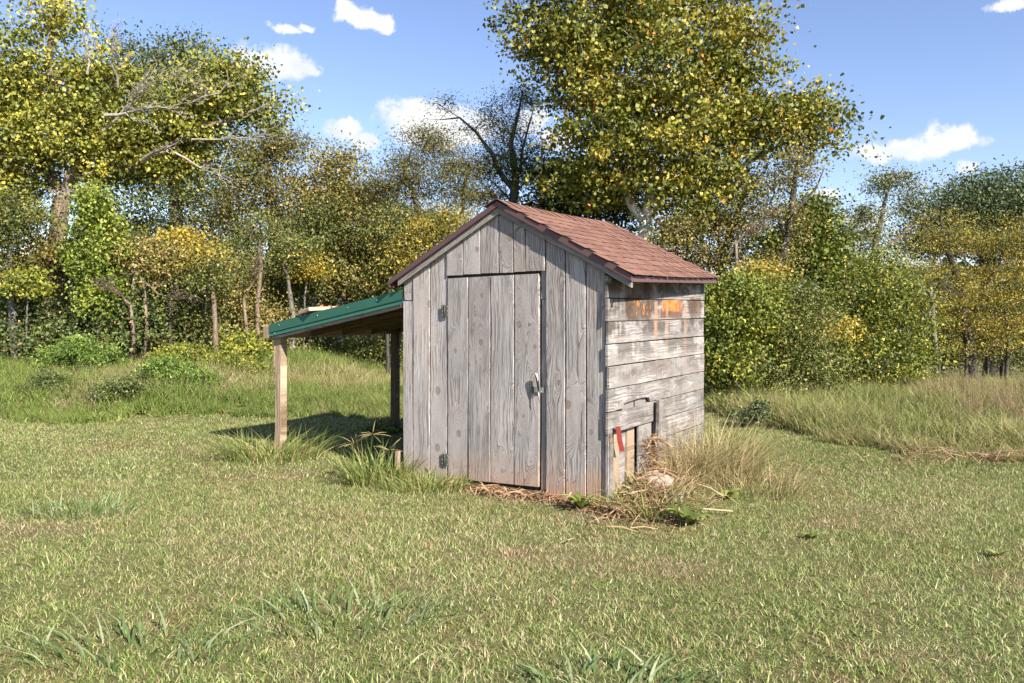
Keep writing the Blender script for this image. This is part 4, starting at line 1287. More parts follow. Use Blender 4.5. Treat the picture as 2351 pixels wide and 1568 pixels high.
# left understory
tree('cedar_tree', 'feathery olive cedar in the shade left of centre', 'tree', 17.0,
     [[(345, None, 0.08), (345, 700, 0.06), (348, 580, 0.03), (350, 545, 0.01)]],
     [(350, 575, 30, 25), (345, 610, 50, 25), (380, 640, 45, 25), (320, 640, 45, 25), (350, 680, 65, 25), (400, 690, 45, 20)], 130, 50, 0.22, 0.11, 'narrow', L_cedar, B_brown, seed=40, flat=0.5, up=0.2, droop=0.8)
tree('slanted_tree', 'broken slanting brown trunk left of the maple trunk', 'tree', 16.2,
     [[(113, None, 0.10), (108, 660, 0.10), (96, 580, 0.085), (92, 540, 0.05)]], [(90, 560, 40, 40), (70, 620, 60, 40), (130, 600, 50, 40)], 50, 44, 0.3, 0.11, 'oval', L_brown, B_brown, seed=41)
tree('slanted_tree', 'dark thin trunk rising at the far left edge', 'tree', 15.6,
     [[(36, None, 0.085), (28, 700, 0.08), (20, 610, 0.06), (24, 520, 0.03)], [(30, 690, 0.03), (10, 660, 0.02), (-20, 630, 0.01)]],
     [(20, 520, 50, 50), (60, 500, 50, 40), (-30, 560, 60, 60), (10, 470, 70, 40)], 80, 46, 0.3, 0.11, 'oval', L_mid, B_grey, seed=42)
vn = tree('climbing_vine', 'bright lime green vine draped down the trunks at left', 'vine', 15.2,
     [[(228, None, 0.03), (225, 650, 0.03), (222, 540, 0.025), (205, 440, 0.02)]],
     [(215, 460, 34, 28), (225, 510, 42, 35), (240, 560, 42, 30), (215, 590, 48, 26), (225, 640, 40, 34), (250, 690, 40, 30), (190, 560, 22, 20)], 130, 42, 0.17, 0.115, 'round', L_vine, B_grey, 'climbing vines', seed=43, up=0.0, droop=1.2, shell=0.5, flat=1.3)
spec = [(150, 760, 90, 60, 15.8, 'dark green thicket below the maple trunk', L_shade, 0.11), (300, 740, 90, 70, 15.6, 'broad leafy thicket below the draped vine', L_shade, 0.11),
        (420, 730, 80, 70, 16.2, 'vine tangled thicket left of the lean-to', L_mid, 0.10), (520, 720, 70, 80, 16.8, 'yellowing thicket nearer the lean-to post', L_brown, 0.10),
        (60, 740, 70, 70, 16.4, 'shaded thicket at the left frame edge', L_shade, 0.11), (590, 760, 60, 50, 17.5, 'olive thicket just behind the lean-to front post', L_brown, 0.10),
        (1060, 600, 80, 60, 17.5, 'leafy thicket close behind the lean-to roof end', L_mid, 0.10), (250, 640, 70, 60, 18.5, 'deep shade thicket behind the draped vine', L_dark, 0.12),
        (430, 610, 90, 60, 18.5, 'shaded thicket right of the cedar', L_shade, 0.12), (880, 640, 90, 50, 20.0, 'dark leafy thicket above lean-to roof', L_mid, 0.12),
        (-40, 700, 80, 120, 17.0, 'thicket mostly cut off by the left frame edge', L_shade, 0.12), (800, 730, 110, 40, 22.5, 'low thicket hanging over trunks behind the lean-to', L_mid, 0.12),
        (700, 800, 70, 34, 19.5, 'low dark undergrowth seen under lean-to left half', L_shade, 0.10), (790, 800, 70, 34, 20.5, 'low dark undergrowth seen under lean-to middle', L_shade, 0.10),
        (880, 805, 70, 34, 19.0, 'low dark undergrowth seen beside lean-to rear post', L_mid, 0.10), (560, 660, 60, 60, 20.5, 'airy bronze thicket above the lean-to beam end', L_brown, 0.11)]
for k, (px, py, rx, ry, dd, lab, lm, sz) in enumerate(spec):
    tree('thicket_shrub', lab, 'shrub', dd, [[(px, None, 0.05), (px, py + ry * .5, 0.04), (px, py, 0.02)], [(px + 8, None, 0.03), (px + rx * .6, py, 0.015)]],
         [(px - rx * .4, py, rx * .7, ry * .8), (px + rx * .4, py - ry * .2, rx * .65, ry * .8), (px, py + ry * .5, rx, ry * .6), (px + rx * .2, py - ry * .5, rx * .5, ry * .5)],
         42, 62, 0.34, sz * 1.18, 'oval', lm, B_dark, 'thickets under the trees', seed=50 + k, tone=(0.05, 1.0), spray=0.4)
# accents of autumn colour and bare stems in the wood edge
for k, (px, py, dd, lm, lab) in enumerate(((470, 590, 15.8, L_gold, 'small orange yellow sapling in shade right of the cedar'), (420, 545, 16.0, L_gold, 'golden sprig high in shade above the cedar'),
                                          (555, 790, 15.6, L_lime, 'yellow green sapling just left of the lean-to post'), (60, 640, 15.4, L_lime, 'lime green sapling between the two left trunks'),
                                          (1745, 620, 15.0, L_gold, 'yellow sapling under the leaning dark tree'), (1900, 740, 14.6, L_gold, 'bronze yellow sapling beside the bronze low tree'),
                                          (700, 600, 18.0, L_gold, 'yellowing sapling above the lean-to left half'))):
    tree('autumn_sapling', lab, 'tree', dd, [[(px, None, 0.03), (px + 4, py + 40, 0.025), (px, py, 0.01)]], [(px, py, 32, 22), (px + 22, py + 24, 26, 14), (px - 24, py + 20, 24, 14)],
         26, 34, 0.24, 0.12, 'oval', lm, B_grey, 'autumn coloured saplings', seed=120 + k, flat=0.45, tone=(0.25, 1.0), spray=0.3)
for k, (px, top, dd, r, mb, lab) in enumerate(((497, 610, 15.3, 0.055, B_brown, 'bare brown trunk above the right end of the bank'), (300, 560, 15.4, 0.05, B_grey, 'grey trunk right of the draped vine'),
                                              (590, 520, 16.6, 0.06, B_brown, 'brown trunk just left of the lean-to beam end'), (395, 600, 15.5, 0.04, B_dark, 'dark thin trunk right of the cedar'),
                                              (672, 560, 17.5, 0.07, B_grey, 'grey trunk rising behind the lean-to left corner'), (935, 520, 17.0, 0.05, B_grey, 'thin grey trunk behind the roof left eave'),
                                              (890, 500, 16.6, 0.045, B_dark, 'thin dark trunk above the lean-to high end'), (1545, 520, 16.8, 0.05, B_dark, 'dark trunk right of the white sycamore trunk'))):
    tree('edge_trunk', lab, 'tree', dd, [[(px, None, r), (px + random.uniform(-6, 6), 700, r * .85), (px + random.uniform(-14, 14), (700 + top) / 2, r * .6), (px + random.uniform(-20, 20), top, 0.015)]],
         [(px + 10, top, 45, 30), (px - 25, top + 40, 40, 25)], 26, 30, 0.3, 0.11, 'oval', (L_mid, L_brown)[k % 2], mb, 'trunks along the wood edge', seed=140 + k, flat=0.5, spray=0.3)
for k, (x0, y0, x1, y1, dd, lab) in enumerate(((560, 690, 600, 590, 16.0, 'bleached leaning stem above the lean-to beam end'), (300, 700, 250, 660, 15.0, 'fan of bare twigs below the cedar'),
                                              (1690, 560, 1760, 500, 15.5, 'bare grey twigs left of the leaning tree'), (330, 650, 410, 690, 15.2, 'tangle of bare twigs under the cedar boughs'))):
    dz = Tubes(); twigs(at(x0, y0, dd), at(x1, y1, dd - 0.2), 0.028, 7, 0.4, 2)
    p1 = at(x0, y0, dd); p2 = p1.copy(); p2.z = gz(p1.x, p1.y) - 0.05
    dz.add([p2, (p1 + p2) / 2 + Vector((0.06, 0, 0)), p1], [0.035, 0.032, 0.028], 5)
    o = obj('bare_sapling', set_mesh('bare_sapling', [q - p2 for q in dz.v], dz.f, B_brown, smooth=True), None, p2)
    tag(o, lab, 'dead tree', 'bare saplings')
# bright bushes on the bank
tree('green_bush', 'bright green feathery bush on the bank at far left', 'bush', 14.6, [[(190, None, 0.02), (190, 830, 0.015)]],
     [(190, 815, 60, 28), (140, 825, 40, 22), (235, 830, 40, 20), (180, 790, 30, 14)], 100, 42, 0.13, 0.13, 'narrow', L_bush, B_grey, 'bushes on the bank', seed=70, up=0.6, droop=0.5)
tree('green_bush', 'bright green feathery bush lower on the bank near centre left', 'bush', 13.2, [[(405, None, 0.02), (405, 870, 0.015)]],
     [(405, 860, 50, 28), (370, 850, 35, 22), (450, 875, 36, 20)], 80, 42, 0.12, 0.11, 'narrow', L_bush, B_grey, 'bushes on the bank', seed=71, up=0.6, droop=0.5)
tree('green_bush', 'wide leafy bush behind the lower bright one on the bank', 'bush', 14.6, [[(450, None, 0.02), (450, 830, 0.015)]],
     [(440, 825, 60, 26), (510, 840, 55, 22), (560, 855, 40, 14), (400, 815, 40, 20)], 110, 44, 0.14, 0.085, 'oval', L_lime, B_grey, 'bushes on the bank', seed=72)
tree('weed_bush', 'dark green weed clump on the left of the bank', 'bush', 12.8, [[(115, None, 0.012), (115, 860, 0.01)]],
     [(115, 875, 30, 30), (95, 910, 40, 24), (140, 900, 30, 24)], 50, 36, 0.11, 0.075, 'oval', L_shade, B_grey, 'weeds on the bank', seed=73)
tree('weed_bush', 'dark green weed clump low on the bank beside bare soil', 'bush', 12.2, [[(255, None, 0.012), (255, 905, 0.01)]],
     [(255, 900, 35, 20), (290, 890, 25, 18), (235, 910, 25, 14)], 44, 36, 0.10, 0.075, 'oval', L_shade, B_grey, 'weeds on the bank', seed=74)
tree('weed_bush', 'dark leafy weed against the lean-to rear post', 'bush', 9.7, [[(880, None, 0.010), (880, 990, 0.008)]],
     [(880, 990, 26, 18), (900, 1000, 20, 16), (862, 1000, 18, 10)], 30, 26, 0.07, 0.085, 'narrow', L_shade, B_grey, 'weeds by the shed', seed=75)
tree('weed_bush', 'bluish green weed standing in the tall grass right of shed', 'bush', 10.8, [[(1728, None, 0.01), (1728, 950, 0.008)]],
     [(1728, 955, 22, 20), (1712, 965, 16, 14), (1745, 940, 14, 12)], 30, 24, 0.07, 0.085, 'oval', L_oak, B_grey, 'weeds in the field', seed=76)
# bare grey snag in the right trees
dz = Tubes()
for (a_, b_, r_) in (((2140, 690), (2100, 640), 0.03), ((2140, 690), (2180, 660), 0.03), ((2140, 690), (2125, 735), 0.02), ((2125, 665), (2150, 650), 0.018), ((2160, 690), (2215, 670), 0.02), ((2180, 668), (2175, 640), 0.012)):
    twigs(at(a_[0], a_[1], 15.4), at(b_[0], b_[1], 15.2), r_, 4, 0.5, 1)
p0 = at(2140, 690, 15.4); p1 = at(2145, 830, 15.8); p1.z = gz(p1.x, p1.y) - .05
dz.add([p1, (p0 + p1) / 2 + Vector((.05, 0, 0)), p0], [0.05, 0.045, 0.035], 6)
o = obj('dead_snag', set_mesh('dead_snag', [q - p1 for q in dz.v], dz.f, B_grey, smooth=True), None, p1)
tag(o, 'bare bleached snag with crooked twigs before the golden tree', 'dead tree')

# far wood: one mass behind the trees
rw = np.random.default_rng(77)
n = 9000
fx = rw.uniform(-70, 75, n); fy = rw.uniform(46, 70, n)
hmax = 2.0 + 4.5 * vnoise(fx / 7.0, fy / 9.0, 21) ** 1.5 + 2.0 * vnoise(fx / 2.0, fy / 3.0, 22)
fz = ground_z(fx, fy) + hmax * rw.uniform(0.05, 1, n) ** 0.6
tag(obj('far_wood', leaf_mesh('far_wood', np.stack([fx, fy, fz], 1), rw.uniform(0, 1, n), 0.9, 'round', L_oak, rw, 0.4)), 'distant wood seen between the trunks', 'wood', None, 'stuff')

# ------------------------------------------------------------------ grass
def blades(n, spread, h0, h1, w, lean, rng, segs=2, splay=0.0, curl=1.6):
    """n grass blades in one clump: vertices, quads, a random value per quad"""
    r = spread * np.sqrt(rng.uniform(0, 1, n)); a = rng.uniform(0, 2 * np.pi, n)
    base = np.stack([r * np.cos(a), r * np.sin(a), np.full(n, -0.01)], 1)
    h = rng.uniform(h0, h1, n)
    da = a * (1 if splay else 0) + rng.uniform(0, 2 * np.pi, n) * (0 if splay else 1) + rng.normal(0, 0.6, n)
    d = np.stack([np.cos(da), np.sin(da), np.zeros(n)], 1)
    ln = np.abs(rng.normal(lean, lean * 0.5, n))
    sa = rng.uniform(0, np.pi, n)
    sd = np.stack([np.cos(sa), np.sin(sa), np.zeros(n)], 1)
    ww = w * rng.uniform(0.6, 1.3, n)
    V = []
    for s in range(segs + 1):
        t_ = s / segs
        up_ = np.sin(np.minimum(t_ * (1 + 0.0 * ln), 1)) if False else t_
        z = h * (up_ - 0.28 * np.minimum(ln, 1.4) * t_ ** 2)
        c = base + d * (h * ln * t_ ** curl)[:, None] + np.stack([0 * z, 0 * z, z], 1)
        k = (1.0, 0.85, 0.12) if segs == 2 else (1.0, 0.95, 0.7, 0.10)
        hw = (ww * k[s] / 2)[:, None]
        V += [c - sd * hw, c + sd * hw]
    V = np.stack(V, 1)
    m_ = 2 * (segs + 1)
    F = []
    b0 = np.arange(n) * m_
    for s in range(segs):
        F.append(np.stack([b0 + 2 * s, b0 + 2 * s + 1, b0 + 2 * s + 3, b0 + 2 * s + 2], 1))
    rv = rng.uniform(0, 1, n)
    return V.reshape(-1, 3), np.concatenate(F), np.tile(rv, segs)


def join_parts(parts):
    V, F, R, b = [], [], [], 0
    for v, f, r in parts:
        V.append(v); F.append(f + b); R.append(r); b += len(v)
    return np.concatenate(V), np.concatenate(F), np.concatenate(R)


def scatter(name, label, clumps, pts, scl, dry, tone, rng):
    """points that each carry one clump mesh, through a geometry-nodes modifier"""
    me = bpy.data.meshes.new(name)
    me.vertices.add(len(pts)); me.vertices.foreach_set('co', pts.astype(np.float32).ravel())
    for an, ty, val in (('scl', 'FLOAT', scl), ('dry', 'FLOAT', dry), ('tone', 'FLOAT', tone)):
        at_ = me.attributes.new(an, ty, 'POINT'); at_.data.foreach_set('value', np.asarray(val, np.float32))
    at_ = me.attributes.new('pick', 'INT', 'POINT'); at_.data.foreach_set('value', rng.integers(0, len(clumps), len(pts)).astype(np.int32))
    rot = np.stack([rng.normal(0, 0.06, len(pts)), rng.normal(0, 0.06, len(pts)), rng.uniform(0, 6.283, len(pts))], 1)
    at_ = me.attributes.new('rot', 'FLOAT_VECTOR', 'POINT'); at_.data.foreach_set('vector', rot.astype(np.float32).ravel())
    o = obj(name, me)
    ng = bpy.data.node_groups.new(name + '_scatter', 'GeometryNodeTree')
    ng.interface.new_socket('Geometry', in_out='INPUT', socket_type='NodeSocketGeometry')
    ng.interface.new_socket('Geometry', in_out='OUTPUT', socket_type='NodeSocketGeometry')
    gi, go = ng.nodes.new('NodeGroupInput'), ng.nodes.new('NodeGroupOutput')
    iop = ng.nodes.new('GeometryNodeInstanceOnPoints'); iop.inputs['Pick Instance'].default_value = True
    jn = ng.nodes.new('GeometryNodeJoinGeometry')
    for cme in clumps:
        co = bpy.data.objects.new(cme.name, cme)          # only a mesh holder for the scatter, not placed in the scene
        oi = ng.nodes.new('GeometryNodeObjectInfo'); oi.inputs['Object'].default_value = co; oi.inputs['As Instance'].default_value = True
        ng.links.new(oi.outputs['Geometry'], jn.inputs[0])

    def named(an, ty):
        na = ng.nodes.new('GeometryNodeInputNamedAttribute'); na.data_type = ty; na.inputs['Name'].default_value = an
        return na.outputs['Attribute']
    ng.links.new(gi.outputs[0], iop.inputs['Points']); ng.links.new(jn.outputs[0], iop.inputs['Instance'])
    ng.links.new(named('pick', 'INT'), iop.inputs['Instance Index'])
    ng.links.new(named('rot', 'FLOAT_VECTOR'), iop.inputs['Rotation'])
    ng.links.new(named('scl', 'FLOAT'), iop.inputs['Scale'])
    ng.links.new(iop.outputs[0], go.inputs[0])
    md = o.modifiers.new('scatter', 'NODES'); md.node_group = ng
    return tag(o, label, None, None, 'stuff')


G_tall = grass_mat('tall_grass', [(0.0, (0.065, 0.10, 0.022)), (0.4, (0.17, 0.21, 0.050)), (0.75, (0.34, 0.35, 0.11)), (1.0, (0.58, 0.52, 0.26))],
                   [(0.0, (0.24, 0.15, 0.085)), (0.5, (0.40, 0.30, 0.17)), (1.0, (0.56, 0.45, 0.28))])
G_weed = grass_mat('green_weeds', [(0.0, (0.055, 0.095, 0.018)), (0.4, (0.135, 0.195, 0.038)), (0.75, (0.26, 0.31, 0.07)), (1.0, (0.46, 0.46, 0.16))],
                   [(0.0, (0.24, 0.15, 0.085)), (0.5, (0.40, 0.30, 0.17)), (1.0, (0.56, 0.45, 0.28))])
G_red = grass_mat('red_seed_grass', [(0.0, (0.12, 0.06, 0.045)), (0.5, (0.26, 0.15, 0.10)), (1.0, (0.42, 0.30, 0.20))],
                  [(0.0, (0.24, 0.15, 0.085)), (0.5, (0.40, 0.30, 0.17)), (1.0, (0.56, 0.45, 0.28))])
cl_tall = []
for k in range(5):
    rk = np.random.default_rng(220 + k)
    parts = [blades(85, 0.30, 0.16, 0.40, 0.011, 0.75, rk, 3), blades(30, 0.30, 0.32, 0.54, 0.007, 0.6, rk, 3), blades(80, 0.30, 0.06, 0.22, 0.020, 0.9, rk, 2)]
    v, f, r = join_parts(parts)
    cl_tall.append(set_mesh('tall_clump', v, f, G_tall, {'rnd': r}))
cl_weed = []
for k in range(5):
    rk = np.random.default_rng(240 + k)
    parts = [blades(100, 0.30, 0.12, 0.34, 0.012, 0.6, rk, 3), blades(22, 0.30, 0.28, 0.48, 0.006, 0.35, rk, 3), blades(110, 0.30, 0.05, 0.25, 0.032, 0.8, rk, 2)]
    v, f, r = join_parts(parts)
    cl_weed.append(set_mesh('weed_clump', v, f, G_weed, {'rnd': r}))
cl_red = []
for k in range(3):
    rk = np.random.default_rng(260 + k)
    parts = [blades(20, 0.12, 0.4, 0.75, 0.0045, 0.35, rk, 3)]
    v, f, r = join_parts(parts)
    cl_red.append(set_mesh('red_clump', v, f, G_red, {'rnd': r}))

# bare and dry spots: (x, y, radius x, radius y, strength)
SPOTS = [(-3.54, 5.77, 0.5, 0.22, 1.0), (0.38, 5.13, 0.35, 0.2, 1.0), (0.98, 4.95, 0.35, 0.16, 0.9), (0.07, 5.2, 0.2, 0.12, 0.7), (2.56, 5.95, 0.4, 0.16, 0.8),
         (0.72, 6.08, 0.5, 0.14, 1.0), (-1.88, 5.0, 0.3, 0.12, 0.5), (2.95, 6.3, 0.7, 0.3, 0.6), (2.58, 7.5, 0.3, 0.3, 0.5), (-2.3, 7.7, 0.5, 0.25, 0.55), (3.1, 4.6, 0.25, 0.2, 0.6), (1.9, 3.7, 0.3, 0.12, 0.6)]


def front_dist(x, y):
    """signed local coordinates in the shed frame"""
    dx_, dy_ = x - SHED_O.x, y - SHED_O.y
    return dx_ * EX.x + dy_ * EX.y, dx_ * EY.x + dy_ * EY.y


def tall_right(x, y):
    """edge of the unmown strip at the right: positive inside"""
    yb = np.interp(x, [2.6, 3.26, 3.56, 3.87, 4.48, 5.36, 8.0, 12.0], [13.2, 12.3, 11.0, 9.7, 8.9, 8.3, 7.6, 7.4])
    return y - yb


def tall_left(x, y):
    yb = np.interp(x, [-14, -7.3, -5.6, -3.7, -1.8, 0.5, 2.6], [10.8, 11.2, 11.5, 12.0, 11.6, 12.2, 13.2])
    return y - yb


rg = np.random.default_rng(300)


def lawn_points(n, y0, y1):
    y_ = np.sqrt(rg.uniform(y0 ** 2, y1 ** 2, n))
    return rg.uniform(-1, 1, n) * (0.72 * y_ + 0.7), y_


def lawn_filter(xx, yy):
    lx, ly = front_dist(xx, yy)
    edge = 0.35 * (vnoise(xx * 1.3, yy * 1.3, 31) - 0.5)
    mown = (np.where(xx > 2.6, tall_right(xx, yy), tall_left(xx, yy)) < 0.25 + edge)
    inside = (lx > -0.01) & (lx < WF + 0.03) & (ly > -0.01) & (ly < DEPTH)
    dens = 0.62 + 0.38 * sstep(0.30, 0.55, vnoise(xx * 9, yy * 9, 39))       # small gaps between tussocks
    dry = 0.12 + 0.28 * sstep(0.45, 0.75, vnoise(xx * 0.55 + 3, yy * 0.55, 33)) * vnoise(xx * 2.2, yy * 2.2, 34) + 0.22 * sstep(0.6, 0.9, vnoise(xx * 5, yy * 5, 35))
    for (sx_, sy_, rx, ry, st) in SPOTS:
        w_ = np.exp(-(((xx - sx_) / rx) ** 2 + ((yy - sy_) / ry) ** 2) * (0.5 + 1.3 * vnoise(xx * 6, yy * 6, 36)))
        dry = dry + 0.9 * st * w_; dens = dens * (1 - 0.6 * st * w_)
    strip = np.exp(-((ly + 0.08) / 0.13) ** 2) * sstep(0.5, 0.8, lx) * sstep(3.0, 2.6, lx)
    strip2 = np.exp(-(((lx - 2.5) / 0.25) ** 2 + ((ly - 0.35) / 0.5) ** 2))
    dry = dry + 0.9 * strip + 0.7 * strip2
    dens = dens * (1 - 0.85 * np.clip(strip + strip2, 0, 1))
    ok = mown & ~inside & (rg.uniform(0, 1, len(xx)) < dens)
    return xx[ok], yy[ok], dry[ok]


def lawn_blades(xx, yy, dry, wid, segs):
    n = len(xx)
    tus = vnoise(xx * 3.1, yy * 3.1, 37); tone_ = vnoise(xx * 0.9, yy * 0.9, 38)
    h = rg.uniform(0.014, 0.042, n) * (0.7 + 0.6 * tus) * np.where(rg.uniform(0, 1, n) < 0.04, 1.7, 1.0)
    lean_ = np.abs(rg.normal(0.75, 0.45, n))
    a_ = rg.uniform(0, 2 * np.pi, n); sa = rg.uniform(0, np.pi, n)
    d = np.stack([np.cos(a_), np.sin(a_), 0 * a_], 1); sd = np.stack([np.cos(sa), np.sin(sa), 0 * sa], 1)
    w_ = wid * rg.uniform(0.6, 1.35, n) * np.where(rg.uniform(0, 1, n) < 0.12, 2.0, 1.0)
    base = np.stack([xx, yy, ground_z(xx, yy) - 0.004], 1)
    V = []
    for s_ in range(segs + 1):
        t_ = s_ / segs
        c = base + d * (h * lean_ * t_ ** 1.5)[:, None]
        c[:, 2] += h * (t_ - 0.25 * np.minimum(lean_, 1.5) * t_ ** 2)
        k = 1.0 if s_ == 0 else (0.18 if s_ == segs else 0.9)
        hw = (w_ * k / 2)[:, None]
        V += [c - sd * hw, c + sd * hw]
    V = np.stack(V, 1).reshape(-1, 3)
    b0 = np.arange(n) * 2 * (segs + 1)
    F = np.concatenate([np.stack([b0 + 2 * s_, b0 + 2 * s_ + 1, b0 + 2 * s_ + 3, b0 + 2 * s_ + 2], 1) for s_ in range(segs)])
    r = 0.86 * rg.uniform(0, 1, n) + 0.14 * tone_
    isd = (rg.uniform(0, 1, n) < np.clip(dry, 0, 0.95)).astype(float)
    return V, F, np.tile(r, segs), np.tile(isd, segs)


def lawn_mat(name, stops, dry_cols):
    m, t = new_mat(name)
    a = t.n('ShaderNodeAttribute', attribute_name='rnd').outputs['Fac']
    dry = t.n('ShaderNodeAttribute', attribute_name='dry').outputs['Fac']
    col = t.mix(dry, t.ramp(a, stops), t.ramp(a, dry_cols))
    d = t.n('ShaderNodeBsdfPrincipled', {'Base Color': col, 'Roughness': 0.55, 'Specular IOR Level': 0.3})
    tr = t.n('ShaderNodeBsdfTranslucent', {'Color': col})
    t.n('ShaderNodeOutputMaterial', {0: t.n('ShaderNodeMixShader', {0: 0.3, 1: d.outputs[0], 2: tr.outputs[0]}).outputs[0]})
    return m


G_lawn = lawn_mat('lawn_grass', [(0.0, (0.040, 0.078, 0.012)), (0.35, (0.130, 0.200, 0.034)), (0.65, (0.285, 0.345, 0.095)), (0.85, (0.46, 0.49, 0.20)), (1.0, (0.68, 0.67, 0.40))],
                  [(0.0, (0.22, 0.12, 0.06)), (0.4, (0.42, 0.31, 0.17)), (1.0, (0.64, 0.55, 0.36))])
parts, dr = [], []
for (y0, y1, n, wid, sg) in ((2.3, 4.4, 110000, 0.0036, 2), (4.4, 7.5, 240000, 0.0045, 1), (7.5, 13.6, 400000, 0.0065, 1)):
    v, f, r, dd_ = lawn_blades(*lawn_filter(*lawn_points(n, y0, y1)), wid, sg)
    parts.append((v, f, r)); dr.append(dd_)
v, f, r = join_parts(parts)
tag(obj('lawn_grass', set_mesh('lawn_grass', v, f, G_lawn, {'rnd': r, 'dry': np.concatenate(dr)})), 'mown lawn of short green and straw coloured grass', None, None, 'stuff')

# unmown grass, right
N = 3200
xx = rg.uniform(2.4, 15, N); yy = rg.uniform(7.0, 17.5, N)
dd = tall_right(xx, yy) + 0.5 * (vnoise(xx * 1.1, yy * 1.1, 41) - 0.5)
ok = (dd > 0) & (xx < 0.80 * yy + 1.5)
xx, yy, dd = xx[ok], yy[ok], dd[ok]
scl = rg.uniform(0.7, 1.15, len(xx)) * (0.55 + 0.5 * sstep(0, 1.2, dd)) * (0.8 + 0.4 * vnoise(xx * 0.8, yy * 0.8, 42))
dry = 0.08 + 0.4 * vnoise(xx * 0.9 + 5, yy * 0.9, 43) * vnoise(xx * 3, yy * 3, 45) + 0.25 * sstep(0.5, 0.0, dd)
scatter('meadow_grass', 'unmown tall grass strip at the right field edge', cl_tall, np.stack([xx, yy, ground_z(xx, yy)], 1), scl, np.clip(dry, 0, 1), vnoise(xx, yy, 44), rg)
sel = rg.uniform(0, 1, len(xx)) < 0.16 + 0.35 * sstep(0.9, 0.1, dd)
scatter('meadow_weeds', 'low green weeds mixed through the right grass strip', cl_weed, np.stack([xx[sel], yy[sel], ground_z(xx[sel], yy[sel])], 1), scl[sel] * 0.9, dry[sel] * 0.6, vnoise(xx[sel], yy[sel], 46), rg)
# reddish seeding grass at the far right
N = 260
xx = rg.uniform(5.6, 10.5, N); yy = rg.uniform(10.2, 13.5, N)
ok = (vnoise(xx * 0.9, yy * 0.9, 47) > 0.35) & (xx > 0.52 * yy)
xx, yy = xx[ok], yy[ok]
scatter('seed_grass', 'reddish brown seeding grass at the far right edge', cl_red, np.stack([xx, yy, ground_z(xx, yy)], 1), rg.uniform(0.8, 1.15, len(xx)), np.full(len(xx), 0.05), rg.uniform(0, 1, len(xx)), rg)
# weeds and long grass on the bank, left and behind
N = 4200
xx = rg.uniform(-17, 2.8, N); yy = rg.uniform(10.6, 18.5, N)
dd = tall_left(xx, yy) + 0.6 * (vnoise(xx * 1.1, yy * 1.1, 51) - 0.5)
ok = (dd > 0) & (np.abs(xx) < 0.80 * yy + 1.5)
xx, yy, dd = xx[ok], yy[ok], dd[ok]
is_w = rg.uniform(0, 1, len(xx)) < (0.35 + 0.60 * sstep(-2.0, -4.5, xx))
pat = vnoise(xx * 0.6 + 2, yy * 0.9, 52)
scl = rg.uniform(0.7, 1.15, len(xx)) * (0.5 + 0.45 * sstep(0, 1.2, dd)) * (0.6 + 0.6 * vnoise(xx * 0.9, yy * 0.9, 53))
dry = np.clip(0.03 + 0.45 * sstep(0.66, 0.86, pat), 0, 1)
for sel, nm, lab, cl in ((is_w, 'bank_weeds', 'green weeds and long grass over the left bank', cl_weed), (~is_w, 'bank_grass', 'long pale grass behind the lean-to', cl_tall)):
    x_, y_ = xx[sel], yy[sel]
    scatter(nm, lab, cl, np.stack([x_, y_, ground_z(x_, y_)], 1), scl[sel] * (1.0 if nm == 'bank_weeds' else 0.9), dry[sel], vnoise(x_ * 0.8, y_ * 0.8, 55), rg)

# ------------------------------------------------------------------ single tufts and weeds near the shed
def tuft_mat(name, stops):
    m, t = new_mat(name)
    col = t.ramp(t.n('ShaderNodeAttribute', attribute_name='rnd').outputs['Fac'], stops)
    d = t.n('ShaderNodeBsdfPrincipled', {'Base Color': col, 'Roughness': 0.55, 'Specular IOR Level': 0.3})
    tr = t.n('ShaderNodeBsdfTranslucent', {'Color': col})
    t.n('ShaderNodeOutputMaterial', {0: t.n('ShaderNodeMixShader', {0: 0.3, 1: d.outputs[0], 2: tr.outputs[0]}).outputs[0]})
    return m


T_green = tuft_mat('tuft_green', [(0.0, (0.06, 0.10, 0.020)), (0.5, (0.18, 0.23, 0.05)), (0.85, (0.40, 0.40, 0.15)), (1.0, (0.52, 0.36, 0.18))])
T_blue = tuft_mat('tuft_blue_green', [(0.0, (0.07, 0.12, 0.035)), (0.6, (0.15, 0.21, 0.07)), (1.0, (0.36, 0.40, 0.24))])
T_dry = tuft_mat('tuft_dry', [(0.0, (0.16, 0.16, 0.05)), (0.35, (0.30, 0.25, 0.11)), (0.7, (0.50, 0.38, 0.20)), (1.0, (0.64, 0.52, 0.32))])
T_straw = tuft_mat('straw', [(0.0, (0.20, 0.11, 0.06)), (0.5, (0.40, 0.25, 0.14)), (1.0, (0.62, 0.45, 0.28))])


def tuft(label, x, y, n, spread, h0, h1, w, lean, mat, seed, name='grass_tuft', splay=1.0, extra=None, stretch=(1, 1)):
    rk = np.random.default_rng(seed)
    parts = [blades(n, spread, h0, h1, w, lean, rk, 3, splay)]
    if extra: parts.append(extra(rk))
    v, f, r = join_parts(parts)
    v = v * np.array([stretch[0], stretch[1], 1])
    return tag(obj(name, set_mesh(name, v, f, mat, {'rnd': r}), None, (x, y, gz(x, y)), (0, 0, 0)), label, 'grass tuft')


